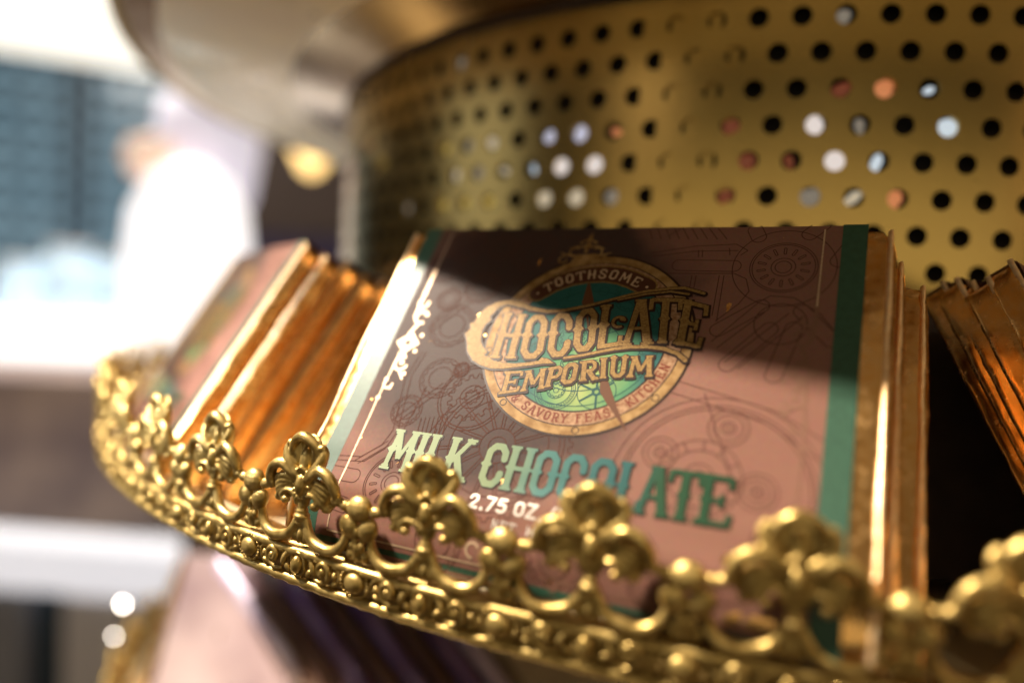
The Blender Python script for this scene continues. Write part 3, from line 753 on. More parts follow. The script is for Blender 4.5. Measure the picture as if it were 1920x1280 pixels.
def copy_bar(mw, label, cat='chocolate bar', group='chocolate bars on the tray', full=False, paper=None, foil_seed=None, foil=None):
    r = empty('chocolate_bar', mw, label, cat, group)
    for ch in BASE_PARTS:
        nm = ch.name.split('.')[0]
        if not full and nm not in ('foil_wrap', 'foil_fold', 'paper_sleeve'): continue
        if nm == 'foil_fold' and foil: continue
        c = ch.copy(); C.objects.link(c); c.parent = r; c.matrix_parent_inverse = Matrix.Identity(4)
        if nm == 'foil_wrap' and foil_seed is not None: c.data = foil_var[foil_seed % len(foil_var)]
        if nm == 'foil_wrap' and foil: c.data = recolour(c.data, foil)
        if nm == 'paper_sleeve' and paper: c.data = paper
    return r
foil_var = []
for sd in (5.0, 9.0, 14.0):
    V, F = rounded_slab(-88.5, 90, 1.0, 131.0, -TH - .2, -.55, 1.5, 60, 60, 6, .36, sd)
    o = mesh_obj('foil_wrap', V, F, M_foil, None, True); foil_var.append(o.data); bpy.data.objects.remove(o)

# middle stack: three more bars behind the front one
copy_bar(bar_matrix(n=10.3, du=3.5, dv=4), 'foil wrapped bar showing only its gold side edge, second in the middle stack', foil_seed=0)
copy_bar(bar_matrix(n=20.6, du=10.5, dv=5), 'foil wrapped bar with wrinkled gold edge, third in the middle stack', foil_seed=1)
copy_bar(bar_matrix(n=30.9, du=11, dv=2), 'foil wrapped bar, rearmost of the middle stack with its folded corner sticking out right', foil_seed=2)
# left stack
LP = -22.5
lab = ['brown chocolate bar turned to the left with its blurred emblem, frontmost of the left stack',
       'orange gold foil edge of the second bar in the left stack', 'orange gold foil edge of the third bar in the left stack',
       'orange gold foil edge of the fourth bar in the left stack', 'orange gold foil edge of the fifth bar in the left stack',
       'orange gold foil edge of the rearmost bar in the left stack beside the front bar']
for i in range(6):
    copy_bar(bar_matrix(phi=-31.9, yaw=0.26, lean=4.6, n=13.7 + 10.0 * i, du=-6.9 + (0, 3, 0, 4, 1, 2)[i], dv=5.2 + (0, 2, 0, 3, 1, 3)[i] - 3.0 * i), lab[i], full=(i == 0), foil_seed=i)
# right stack
lab = ['crumpled gold foil corner of the frontmost bar in the right stack', 'gold foil bar second in the right stack, leaning left',
       'gold foil bar third in the right stack between two wrinkled edges', 'gold foil bar fourth in the right stack',
       'gold foil bar rearmost in the right stack nearest the dark gap']
def place_by_edge(A, B, xdir, u_edge):
    """bar whose edge u_edge runs from A (top) towards B (bottom); xdir = rough direction of its width"""
    Y = (A - B).normalized(); X = Vector(xdir); X = (X - Y * X.dot(Y)).normalized(); Z = X.cross(Y)
    R3 = Matrix((X, Y, Z)).transposed().to_4x4()
    R3.translation = A - X * mm(u_edge) - Y * mm(H)
    return R3
RS = [(1888, 474, .236), (1846, 506, .240), (1818, 514, .245), (1788, 508, .250), (1762, 516, .255)]
for i, (x, y, d) in enumerate(RS):
    copy_bar(place_by_edge(at(x, y, d), at(x + 150, y + 270, d - .036), (.80, .60, .0), -88), lab[i], foil_seed=i + 1)

# ------------------------------------------------------------------ the round tiered stand
stand = empty('tiered_display_stand', Vector((AXW.x, AXW.y, 0)), 'round gold tiered display stand with perforated brass drum and pierced fleur de lis rim', 'display stand')
def lift(h): return CAMH / U + h     # stand parent sits on the floor
# perforated drum
DPH = 2 * PI / 126; PH0 = 0.0035; DH = 0.2361; HR = 0.066; RD = 5.44
def perforated(name, h_of_row0, nrow, i0, i1, R, shift, hbot, htop, par0=0):
    V, F = [], []
    n = 16
    def pt(a, h): return (R * U * math.sin(a), -R * U * math.cos(a), lift(h) * U)
    for k in range(nrow):
        h = h_of_row0 - k * DH
        for i in range(i0, i1):
            a = PH0 + (i - 20 + (.5 if (k + par0) % 2 else 0) + shift) * DPH
            b0 = len(V)
            for s in range(n):
                t = 2 * PI * s / n + PI / 4
                V.append(pt(a + HR / R * math.cos(t), h + HR * math.sin(t)))
            # square cell outline sampled with the same count
            for s in range(n):
                t = 2 * PI * s / n + PI / 4
                cx_, cy_ = math.cos(t), math.sin(t); m_ = max(abs(cx_), abs(cy_))
                V.append(pt(a + DPH / 2 * cx_ / m_, h + DH / 2 * cy_ / m_))
            for s in range(n):
                s2 = (s + 1) % n
                F.append((b0 + s, b0 + s2, b0 + n + s2, b0 + n + s))
    return V, F, pt
V, F, pt = perforated('perforated_sheet', 1.9826, 10, 0, 126, RD, 0, 0, 0)
for h0_, h1_ in ((1.9826 + DH / 2, 2.25), (-1.36, 1.9826 - 9.5 * DH)):
    for i in range(126):
        a, b = PH0 + (i - 20.5) * DPH, PH0 + (i - 19.5) * DPH; q = len(V)
        V += [pt(a, h0_), pt(b, h0_), pt(b, h1_), pt(a, h1_)]; F.append((q, q + 1, q + 2, q + 3))
drum = mesh_obj('perforated_sheet', V, F, M_drum, stand)
drum['label'] = 'perforated brass sheet drum'
def weld(o, d=1e-5):
    bm = bmesh.new(); bm.from_mesh(o.data); bmesh.ops.remove_doubles(bm, verts=bm.verts, dist=d)
    bmesh.ops.recalc_face_normals(bm, faces=bm.faces); bm.to_mesh(o.data); bm.free()
weld(drum)
bake(drum, [('SOLIDIFY', dict(thickness=0.0012, offset=-1))])
V, F, pt = perforated('sheet_overlap', 1.9826, 10, 11, 13, RD - .03, .62, 0, 0)
ov = mesh_obj('sheet_overlap', V, F, M_drum, stand); weld(ov); bake(ov, [('SOLIDIFY', dict(thickness=0.0010, offset=-1))])

M_drum_shade = mat('painted_drum_shade', (0.010, 0.006, 0.004), 0.8)
shade_sheet = lathe('drum_shade_sheet', [(RD - .13, 2.24), (RD - .13, -1.3)], M_drum_shade, stand, 90); shade_sheet.location.z = CAMH  # dark sheet added to paint the unlit interior behind the holes
def tier(h, under, floor_m, prof=None):
    """disc tray with double rail and frieze; h = height of the top rail edge"""
    o = lathe('tray_underside', prof or [(.3, h - .34), (7.15, h - .34), (7.67, h - .17)], under, stand, 200)
    o2 = lathe('tray_floor', [(.3, h - .30), (7.3, h - .30), (7.56, h - .02), (7.70, h - .01)], floor_m, stand, 200)
    for oo in (o, o2): oo.location.z = CAMH
    def wv(a, j): return .006 * math.sin(a * 68 * 6) if j in (2, 3, 4) else 0
    for hc in (h - .022, h - .168):
        pr = [(7.765 + .028 * math.cos(t), hc + .027 * math.sin(t)) for t in np.linspace(PI * 1.2, -PI * 1.2 + .0, 9)][::-1]
        r_ = lathe('rim_rail', pr, M_gold, stand, 900, wave=wv); r_.location.z = CAMH
    b = lathe('rim_band', [(7.68, h - .17), (7.725, h - .17), (7.725, h - .005), (7.68, h - .005), (7.68, h - .17)], M_gold, stand, 300); b.location.z = CAMH
tier(-1.285, M_under, M_tray)
tier(2.70, M_under, M_tray, [(5.42, 2.20), (5.50, 2.27), (6.3, 2.44), (7.67, 2.52)])
o = lathe('dark_seam', [(5.455, 2.19), (5.49, 2.20), (5.49, 2.235), (5.455, 2.25)], M_black, stand, 200); o.location.z = CAMH
tier(-1.285 - 3.42, M_under, M_tray)
o = lathe('black_riser', [(5.48, .10), (5.52, .12), (6.0, -1.5)], M_black, stand, 120); o.location.z = CAMH
o = lathe('centre_pole', [(.9, -1.62), (.7, -1.9), (.7, -4.5), (.9, -4.79)], M_black, stand, 48); o.location.z = CAMH
o = lathe('pedestal', [(6.6, -4.80), (6.4, -5.2), (6.2, -17.9), (6.7, -18.0), (6.7, -18.11)], M_black, stand, 120); o.location.z = CAMH

# ---- cast rim ornament (one repeat of the crest and of the frieze), millimetres
def ell(bm_list, c, r, rot=(0, 0, 0), seg=14):
    V, F = [], []
    Rm = Matrix.Rotation(rot[2], 3, 'Z') @ Matrix.Rotation(rot[1], 3, 'Y') @ Matrix.Rotation(rot[0], 3, 'X')
    ns = seg; nr = seg // 2 + 1
    for j in range(nr + 1):
        p_ = PI * j / nr
        for i in range(ns):
            t = 2 * PI * i / ns
            V.append(Vector(c) + Rm @ Vector((r[0] * math.sin(p_) * math.cos(t), r[1] * math.cos(p_), r[2] * math.sin(p_) * math.sin(t))))
    for j in range(nr):
        for i in range(ns):
            i2 = (i + 1) % ns; F.append((j * ns + i, j * ns + i2, (j + 1) * ns + i2, (j + 1) * ns + i))
    bm_list.append((V, F))
def catmull(pts, n):
    P_ = [Vector(p) for p in pts]; P_ = [P_[0] * 2 - P_[1]] + P_ + [P_[-1] * 2 - P_[-2]]
    out = []
    for i in range(1, len(P_) - 2):
        for k in range(n):
            t = k / n; a, b, c, d = P_[i - 1], P_[i], P_[i + 1], P_[i + 2]
            out.append(.5 * ((2 * b) + (-a + c) * t + (2 * a - 5 * b + 4 * c - d) * t * t + (-a + 3 * b - 3 * c + d) * t ** 3))
    out.append(P_[-2]); return out
def tube(bm_list, pts, r0, r1=None, rm=None, n=5, seg=9):
    r1 = r0 if r1 is None else r1
    Q = catmull(pts, n); V, F = [], []
    for i, p in enumerate(Q):
        t = i / (len(Q) - 1)
        r = r0 + (r1 - r0) * t if rm is None else (r0 * (1 - t) ** 2 + 2 * rm * t * (1 - t) + r1 * t * t)
        tg = (Q[min(i + 1, len(Q) - 1)] - Q[max(i - 1, 0)]).normalized()
        a = tg.cross(Vector((0, 0, 1)));
        if a.length < .05: a = Vector((1, 0, 0))
        a.normalize(); b = tg.cross(a)
        for s in range(seg): V.append(p + a * (r * math.cos(2 * PI * s / seg)) + b * (r * math.sin(2 * PI * s / seg)))
    for i in range(len(Q) - 1):
        for s in range(seg):
            s2 = (s + 1) % seg; F.append((i * seg + s, i * seg + s2, (i + 1) * seg + s2, (i + 1) * seg + s))
    m0 = len(V); V.append(Q[0]); V.append(Q[-1])
    for s in range(seg):
        s2 = (s + 1) % seg; F.append((m0, s2, s)); e = (len(Q) - 1) * seg; F.append((m0 + 1, e + s, e + s2))
    bm_list.append((V, F))
def join(lst):
    V, F = [], []
    for v, f in lst:
        b = len(V); V += v; F += [tuple(i + b for i in q) for q in f]
    return V, F
NREP = 64; RTU = 7.76
PER = 51.0      # drawn length of one repeat, squeezed to fit NREP round the rim
def crest_parts():
    B = []
    # fleur at x = 0
    ell(B, (0, 22.6, .4), (3.0, 2.0, 2.6)); ell(B, (0, 20.4, .2), (2.2, .9, 2.1)); ell(B, (0, 25.0, .3), (2.3, .9, 2.0))
    tube(B, [(0, 24.5, .2), (0, 28, .3), (0, 31, .6)], 1.7, 1.3)
    # hood petal: a cupped shell under a thick rolled top
    for t in np.linspace(-1, 1, 9):
        ell(B, (t * 4.6, 44.6 + (1 - t * t) * .6, -.9 + t * t * 1.5), (1.3, 6.4 - 2.2 * t * t, 1.05), (0.10, 0, -t * .22), 12)
    tube(B, [(-6.3, 44.6, 1.2), (-5.6, 48.6, 1.9), (-3.0, 51.2, 2.7), (0, 52.2, 3.0), (3.0, 51.2, 2.7), (5.6, 48.6, 1.9), (6.3, 44.6, 1.2)], .9, .9, 2.7, n=6)
    ell(B, (0, 45.5, -1.0), (5.9, 7.2, 1.4)); ell(B, (0, 43.2, .9), (2.5, 4.9, 1.7)); tube(B, [(-.9, 40, 2.0), (-1.0, 44.5, 2.2)], .45, .3); tube(B, [(.9, 40, 2.0), (1.0, 44.5, 2.2)], .45, .3)
    for s in (-1, 1):
        # side petals
        tube(B, [(s * 1.6, 37.6, 1.2), (s * 4.0, 40.0, 1.6), (s * 7.2, 43.4, 1.6), (s * 8.6, 46.6, 1.2), (s * 7.9, 49.0, .9)], 1.3, 1.1, 2.6)
        ell(B, (s * 7.5, 49.0, 1.3), (1.6, 1.3, 1.5)); ell(B, (s * 6.1, 43.2, -.2), (2.3, 4.6, 1.3), (0, 0, -s * .45))
        # side leaf: rolled top edge, ribbed shell and two curls
        tube(B, [(s * 2.6, 37.0, 1.4), (s * 5.2, 39.6, 2.2), (s * 9.4, 41.8, 2.8), (s * 13.6, 39.8, 2.5), (s * 15.8, 35.4, 1.6), (s * 15.0, 31.0, .6)], 1.0, 1.2, 2.6, n=6)
        for q, (dy, rr) in enumerate(((0, 1.25), (-2.1, 1.2), (-4.2, 1.15), (-6.2, 1.05))):
            tube(B, [(s * 3.8, 36.0 + dy * .35, .6), (s * 8.0, 37.6 + dy * .8, 1.9 - q * .1), (s * 11.8 - s * q * .4, 36.0 + dy * 1.08, 1.5), (s * 12.8 - s * q * .9, 32.8 + dy, .6)], .7, .5, rr * 1.75)
        ell(B, (s * 10.0, 33.4, -.5), (5.6, 6.2, 1.3), (0, 0, s * .2))
        tube(B, [(s * 1.8, 27.2, .6), (s * 3.4, 31.4, 1.2), (s * 6.6, 32.2, 1.8), (s * 8.6, 29.8, 1.9), (s * 7.6, 27.4, 1.6), (s * 5.9, 27.9, 1.4)], 1.15, .8, 1.2, n=6)
        ell(B, (s * 6.9, 28.3, 1.6), (1.7, 1.7, 1.5)); ell(B, (s * 11.4, 28.0, .5), (2.2, 1.7, 1.3))
        # open loops above the rail
        tube(B, [(s * 1.9, 21.4, .2), (s * 3.2, 18.6, .5), (s * 5.6, 16.0, .8), (s * 9.6, 14.6, .9), (s * 13.4, 14.3, .9), (s * 17.2, 15.6, .8), (s * 19.6, 18.2, .6), (s * 20.6, 21.2, .4)], 1.5, 1.3, 2.3, n=6)
        ell(B, (s * 20.9, 21.9, .5), (1.4, 1.3, 1.4))
        tube(B, [(s * 19.8, 19.5, .2), (s * 21.6, 22.6, .2), (s * 22.6, 25.4, .1)], 1.0, 1.2)
        # leaves filling the foot
        ell(B, (s * 2.6, 15.6, .3), (1.3, 1.7, 1.2), (0, 0, s * .5)); ell(B, (s * 22.4, 15.5, .3), (1.5, 1.9, 1.3), (0, 0, s * .6))
        tube(B, [(s * 1.2, 13.6, .2), (s * 1.0, 16.4, .3), (s * .4, 19.6, .3)], .8, .8)
        # half clusters at the ends of the repeat
        e = PER / 2
        ell(B, (s * (e - 3.8), 24.6, .6), (3.7, 4.6, 2.4), (0, 0, s * .15)); ell(B, (s * (e - 6.2), 31.6, .5), (2.3, 2.3, 1.8))
        tube(B, [(s * 14.0, 33.2, .6), (s * 17.2, 32.6, .6), (s * (e - 4.9), 31.6, .5)], 1.5, 1.1, 1.4); ell(B, (s * 16.9, 32.4, .8), (2.0, 1.9, 1.8))
        tube(B, [(s * (e - .6), 14.0, .2), (s * (e - 1.0), 18.0, .3), (s * (e - 2.0), 22.6, .3), (s * (e - 2.6), 26, .3)], 1.3, 1.0)
        ell(B, (s * (e - 1.8), 18.4, .9), (1.2, 1.5, 1.2))
    ell(B, (0, 16.4, .6), (1.2, 2.2, 1.3)); ell(B, (PER / 2, 31.8, .8), (4.6, 4.9, 2.9)); ell(B, (PER / 2, 22.6, .9), (1.3, 2.0, 1.4)); ell(B, (PER / 2, 17.6, .9), (1.3, 2.2, 1.3))
    # oval boss with beaded ring
    ell(B, (0, 35.2, 2.0), (2.1, 4.1, 1.8))
    for k in range(16):
        t = 2 * PI * k / 16; ell(B, (3.3 * math.cos(t), 35.2 + 5.2 * math.sin(t), 1.7), (.72, .72, .72), seg=8)
    ell(B, (0, 35.2, .3), (3.6, 5.5, 1.2)); tube(B, [(-2.4, 39.6, 1.6), (0, 41.6, 2.4), (2.4, 39.6, 1.6)], .7, .7, 1.0)
    return join(B)
def frieze_parts():
    B = []
    e = PER / 2
    for x0, rx, ry, bx, by, nb in ((e, 4.0, 3.1, 5.5, 4.3, 24), (0, 2.2, 2.9, 0, 0, 0)):
        ell(B, (x0, 7.0, .9), (rx, ry, 1.9))
        for k in range(nb):
            t = 2 * PI * k / nb; ell(B, (x0 + bx * math.cos(t), 7.0 + by * math.sin(t), .8), (.6, .6, .7), seg=7)
    tube(B, [(-3.0, 7, .5), (-2.6, 9.6, .7), (0, 10.8, .7), (2.6, 9.6, .7), (3.0, 7, .5), (2.6, 4.4, .7), (0, 3.2, .7), (-2.6, 4.4, .7), (-3.0, 7, .5)], .5, .5)
    for s in (-1, 1):
        tube(B, [(s * 8.0, 4.0, .4), (s * 11.0, 3.6, .7), (s * 14.0, 5.0, .9), (s * 14.6, 8.2, 1.0), (s * 12.4, 10.0, 1.1), (s * 10.4, 8.6, 1.2), (s * 11.0, 6.6, 1.3), (s * 12.6, 6.9, 1.4)], .6, .9, 1.2, n=6)
        ell(B, (s * 12.2, 7.4, 1.2), (1.3, 1.3, 1.2)); ell(B, (s * 7.0, 7.2, .6), (1.1, 2.6, .9), (0, 0, s * .4)); ell(B, (s * 5.2, 5.0, .5), (1.1, 1.6, .8), (0, 0, -s * .6))
        ell(B, (s * 5.4, 9.4, .5), (1.1, 1.4, .8), (0, 0, s * .7)); ell(B, (s * 8.8, 10.0, .5), (1.6, .8, .8)); ell(B, (s * 16.6, 4.4, .5), (1.7, .9, .8), (0, 0, s * .4))
        ell(B, (s * 17.0, 9.8, .5), (1.8, .9, .8), (0, 0, -s * .4)); ell(B, (s * 16.9, 7.0, .6), (.9, 1.2, .9)); tube(B, [(s * 15.4, 10.6, .3), (s * 18.8, 8.4, .6), (s * 18.6, 5.0, .5)], .5, .5)
    for k in range(40):
        x = -PER / 2 + PER * (k + .5) / 40; ell(B, (x, 2.35 + 0 * k, .1), (.55, .45, .5), seg=6); ell(B, (x, 11.65, .1), (.55, .45, .5), seg=6)
    return join(B)
RT = RTU * U
def bend(V, lean=True):
    out = []
    for p in V:
        x, y, z = p[0] * .001 * (RTU * U * 1000 * 2 * PI / NREP / PER), p[1] * .001, p[2] * .001
        if not lean: y = (p[1] + .8) * .001; z += .0007
        else: y = float(np.interp(p[1], [0, 22, 36, 55.5], [0.3, 22.8, 33.8, 52.0])) * .001
        if lean and p[1] > 24: z -= .0025 * max(0, (p[1] - 24) / 30) ** 1.5
        r = RT + z; a = x / RT
        out.append((r * math.sin(a), -r * math.cos(a) + RT, y))
    return out
V, F = crest_parts()
crest = mesh_obj('rim_crest', bend(V), F, M_gold, None, True); recalc(crest)
bake(crest, [('REMESH', dict(mode='VOXEL', voxel_size=0.00034, use_smooth_shade=True)), ('SMOOTH', dict(factor=.5, iterations=2))])
V, F = frieze_parts()
frieze = mesh_obj('rim_frieze', bend(V, False), F, M_gold, None, True); recalc(frieze)
crest_me, frieze_me = crest.data, frieze.data
bpy.data.objects.remove(crest); bpy.data.objects.remove(frieze)
def rim_set(h_bot, i0, i1, fr=True):
    for i in range(i0, i1):
        a = math.radians(-26.4 + i * 360 / NREP)
        base = Matrix.Rotation(a, 4, 'Z') @ Matrix.Translation((0, -RT, 0))
        base.translation.z = CAMH + h_bot * U
        for nm, me in (('rim_crest', crest_me), ('rim_frieze', frieze_me)):
            if nm == 'rim_frieze' and not fr: continue
            o = bpy.data.objects.new(nm, me); C.objects.link(o); o.parent = stand; o.matrix_local = base
rim_set(-1.485, -15, 9)
rim_set(2.50, -18, 2)
rim_set(-1.485 - 3.42, -18, -3)

# ------------------------------------------------------------------ bars on the lower tier
M_purple = add_noise(mat('purple_sleeve_paper', (0.16, 0.07, 0.34), 0.35, 0, .5), 80, 3, .3, .7, (0.13, 0.05, 0.28), (0.20, 0.10, 0.40))
M_pink = add_noise(mat('rose_sleeve_paper', (0.50, 0.27, 0.20), 0.4, 0, .5), 14, 3, .3, .7, (0.36, 0.26, 0.30), (0.74, 0.60, 0.62))
M_pfoil = add_noise(mat('purple_foil', (0.30, 0.16, 0.42), 0.3, .9), 20, 3, .3, .7, (0.16, 0.07, 0.26), (0.55, 0.42, 0.68))
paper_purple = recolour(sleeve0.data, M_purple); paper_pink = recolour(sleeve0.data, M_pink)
copy_bar(place_by_edge(at(338, 1035, .58), at(268, 1290, .52), (.93, .36, 0), -88), 'rose coloured bar on the lower tray with pale face below the left rim end',
         group='chocolate bars on the lower tray', foil_seed=1, paper=paper_pink)
lowlab = ['lavender wrapped bar edge, leftmost of the leaning stack on the lower tray', 'brown bar edge second from the left in the leaning stack on the lower tray',
          'bright purple bar edge third from the left in the leaning lower stack', 'dark brown bar edge in the middle of the leaning lower stack',
          'purple bar edge just right of the middle of the leaning lower stack', 'dark bar edge third from the right in the leaning lower stack',
          'purple bar edge second from the right in the leaning lower stack', 'lavender bar edge, rightmost of the leaning stack on the lower tray']
M_lfoil = add_noise(mat('lavender_foil', (0.75, 0.65, 0.85), 0.35, .7), 20, 3, .3, .7, (0.60, 0.48, 0.72), (0.90, 0.82, 0.95))
M_bfoil = add_noise(mat('brown_foil', (0.16, 0.08, 0.06), 0.35, .6), 20, 3, .3, .7, (0.10, 0.05, 0.04), (0.22, 0.13, 0.10))
for i in range(8):
    x = 410 + 62 * i; y = 1035 + 14 * i
    copy_bar(place_by_edge(at(x, y, .56), at(x + 128, y + 175, .50), (-.15, .95, -.2), -88), lowlab[i], group='chocolate bars on the lower tray', foil_seed=i,
             paper=(paper_pink, paper_pink, paper_purple, None, paper_purple, None, paper_purple, None)[i], foil=(M_lfoil, M_bfoil, M_pfoil, M_bfoil, M_pfoil, M_bfoil, M_pfoil, M_lfoil)[i])

# ------------------------------------------------------------------ the shop around it
M_floor = add_noise(mat('warm_floor_tiles', (0.30, 0.22, 0.17), 0.35), 3, 4, .3, .7, (0.24, 0.17, 0.13), (0.36, 0.28, 0.22))
M_ceil = add_noise(mat('cream_ceiling_plaster', (0.80, 0.76, 0.66), 0.8), 5, 3, .3, .7, (0.76, 0.72, 0.62), (0.84, 0.80, 0.70))
M_wall = add_noise(mat('brown_shop_wall', (0.20, 0.13, 0.09), 0.7), 4, 3, .3, .7, (0.16, 0.10, 0.07), (0.25, 0.17, 0.12))
M_tan = add_noise(mat('tan_counter_front', (0.34, 0.24, 0.19), 0.6), 5, 3, .35, .65, (0.25, 0.18, 0.17), (0.50, 0.36, 0.28))
M_white = mat('white_counter_top', (0.85, 0.84, 0.84), 0.4)
M_lit = mat('glow_painted_white_top', (0.9, 0.9, 0.9), 0.5, emit=(1.0, 0.99, 0.97), estr=1.15)  # emission paints the strong light on the white tops
M_shelf = mat('glow_painted_shelf', (0.8, 0.8, 0.84), 0.5, emit=(0.96, 0.95, 1.0), estr=0.62)  # plinth top glows in place of light falling on it
M_ceil_glow = mat('glow_painted_ceiling', (0.9, 0.88, 0.8), 0.5, emit=(1.0, 0.95, 0.84), estr=1.0)  # brightly lit ceiling put in as a glowing panel
M_pane = add_noise(mat('daylit_blue_glass', (0.1, 0.16, 0.2), 0.2, emit=(0.25, 0.42, 0.52), estr=0.45), 4, 2, .3, .7, (0.08, 0.14, 0.18), (0.2, 0.28, 0.32))
M_bar = mat('dark_blue_window_bar', (0.03, 0.06, 0.09), 0.5)
M_jar = mat('pale_blue_glass_jar', (0.62, 0.78, 0.88), 0.2, emit=(0.6, 0.8, 0.95), estr=0.45)  # jars given a glow in place of light falling on them
M_purple_wall = mat('dark_purple_curtain', (0.018, 0.010, 0.032), 0.9)
M_darkwood = mat('dark_brown_cabinet', (0.03, 0.014, 0.006), 0.7)
M_bulb = mat('warm_bulb_glass', (1, .8, .4), 0.3, emit=(1.0, 0.62, 0.20), estr=2.2)
M_figw = mat('overexposed_white_glow', (0.95, 0.93, 0.92), 0.4, emit=(1.0, 0.95, 0.95), estr=1.1)  # overexposure of the white shape painted as emission
M_peach = mat('peach_shoulder_glow', (0.9, 0.6, 0.45), 0.5, emit=(1.0, 0.72, 0.55), estr=0.6)  # shoulder brightness painted as emission too
M_lav = mat('pale_lavender_paper', (0.55, 0.50, 0.58), 0.6, emit=(0.85, 0.80, 0.90), estr=0.55)  # bag's brightness is painted in as emission
V, F = box_vf(-8, 8, -3, 10, -.05, 0.0)
setp(mesh_obj('floor', V, F, M_floor), kind='structure')
V, F = box_vf(-8, 8, -3, 10, 3.3, 3.35)
setp(mesh_obj('ceiling', V, F, M_ceil), kind='structure')
V, F = box_vf(-8, 8, 6.0, 6.1, 0.0, 3.3)
setp(mesh_obj('wall', V, F, M_wall), kind='structure')
def frame_at(px, py, d, yaw=0.0):
    return Matrix.Translation(at(px, py, d)) @ Matrix.Rotation(math.radians(yaw), 4, 'Z')
def pxm(n, d): return n / 1307 * d
def block(name, parent, x0, x1, z0, z1, y0, y1, m, bev=0.0):
    V, F = box_vf(x0, x1, y0, y1, z0, z1)
    o = mesh_obj(name, V, F, m, parent); recalc(o)
    if bev: bake(o, [('BEVEL', dict(width=bev, segments=2))])
    return o
def spin(name, parent, prof, m, seg=28, cx=0, cy=0):
    V, F = [], []
    for i in range(seg):
        a = 2 * PI * i / seg
        for r, z in prof: V.append((cx + r * math.cos(a), cy + r * math.sin(a), z))
    n = len(prof)
    for i in range(seg):
        i2 = (i + 1) % seg
        for j in range(n - 1): F.append((i * n + j, i2 * n + j, i2 * n + j + 1, i * n + j + 1))
    return mesh_obj(name, V, F, m, parent, True)
# blue window wall, left
d = 3.2
wn = empty('shop_window', frame_at(60, 520, d, 22), 'blurred blue grey shop window with a grid of small panes, far left', 'window')
W_, H_ = pxm(520, d), pxm(400, d)
nx, nz = 11, 9
for i in range(nx):
    for j in range(nz):
        x0 = -W_ / 2 + W_ * i / nx; z0 = H_ * j / nz
        block('pane', wn, x0 + .015, x0 + W_ / nx - .015, z0 + .015, z0 + H_ / nz - .015, 0.02, 0.03, M_pane)
for i in range(nx + 1):
    x0 = -W_ / 2 + W_ * i / nx; b = .05 if i == 7 else .014
    block('window_bar', wn, x0 - b, x0 + b, 0, H_, -.02, .045, M_bar)
for j in range(nz + 1):
    z0 = H_ * j / nz; block('window_bar', wn, -W_ / 2, W_ / 2, z0 - .013, z0 + .013, -.015, .04, M_bar)
d = 3.3
fa = empty('glowing_ceiling_patch', frame_at(-40, 120, d, 22), 'bright cream ceiling patch painted to glow above the blue window, top left corner', 'light')
block('glow_patch', fa, -1.2, .75, 0, .8, 0, .06, M_ceil_glow, .01); block('glow_patch_edge', fa, -1.22, .77, -.03, 0, -.01, .07, M_white)
# white counter
d = 2.3
ct = empty('shop_counter', frame_at(-20, 1010, d, 8), 'shop counter with blown out white top and tan front, left behind the rim', 'counter')
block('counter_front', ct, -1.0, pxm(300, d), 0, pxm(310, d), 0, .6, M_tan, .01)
block('counter_top', ct, -1.02, pxm(900, d), pxm(340, d), pxm(395, d), -.03, 1.6, M_lit, .01)  # glowing top stretched behind the stand to reflect in the tray underside
for k, (px, hh, rr) in enumerate(((40, 95, 44), (130, 120, 50), (215, 100, 40))):
    j = empty('glass_jar', frame_at(px, 590, 2.42), ('short pale blue jar on the white counter, leftmost of three', 'tallest pale blue jar on the white counter, in the middle', 'pale blue jar on the white counter beside the white rounded shape')[k], 'jar', 'pale jars on the counter')
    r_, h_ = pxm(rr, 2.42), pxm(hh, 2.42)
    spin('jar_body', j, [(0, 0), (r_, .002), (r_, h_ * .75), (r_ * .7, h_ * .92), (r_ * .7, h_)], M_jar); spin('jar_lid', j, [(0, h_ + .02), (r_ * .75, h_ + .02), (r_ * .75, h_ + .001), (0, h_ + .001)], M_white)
b2 = empty('display_plinth', frame_at(330, 1180, 1.95, -3), 'low white display plinth with grey openings, bottom left below the rim', 'plinth')
block('plinth_top', b2, -1.3, pxm(420, 1.95), pxm(55, 1.95), pxm(150, 1.95), -.02, .10, M_shelf, .012)
M_grey = mat('blue_grey_panel', (0.30, 0.32, 0.36), .5)
for k, (a, b) in enumerate(((-420, -300), (-220, -70), (-60, 60), (90, 210), (240, 400))):
    block('plinth_panel', b2, pxm(a, 1.95), pxm(b, 1.95), pxm(-260, 1.95), pxm(50, 1.95), 0, .45, M_grey if k != 1 else M_white)
block('plinth_back', b2, -1.3, pxm(415, 1.95), pxm(-262, 1.95), pxm(52, 1.95), .05, .44, M_bar)
# overexposed white shape with a peach shoulder and paper bag, both painted to glow
d = 1.7
gb = empty('glowing_white_shape', frame_at(350, 640, d), 'overexposed white rounded shape with peach shoulder, beside the left stack', 'lamp')
q = pxm(1, d)
spin('shape_body', gb, [(0, 0), (90 * q, 2 * q), (105 * q, 60 * q), (108 * q, 160 * q), (100 * q, 240 * q), (70 * q, 300 * q), (30 * q, 330 * q), (0, 335 * q)], M_figw)
spin('shape_shoulder', gb, [(0, 290 * q), (34 * q, 300 * q), (48 * q, 330 * q), (40 * q, 362 * q), (0, 378 * q)], M_peach, cx=-70 * q, cy=-10 * q)
d = 1.9; q = pxm(1, d)
lb = empty('paper_bag', frame_at(388, 460, d, 10), 'pale lavender rounded bag hanging above the white rounded shape', 'bag')
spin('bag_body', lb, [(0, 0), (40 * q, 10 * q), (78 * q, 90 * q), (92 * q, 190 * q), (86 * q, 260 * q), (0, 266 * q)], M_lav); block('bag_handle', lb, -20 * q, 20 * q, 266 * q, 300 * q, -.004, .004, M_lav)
d = 2.6; q = pxm(1, d)
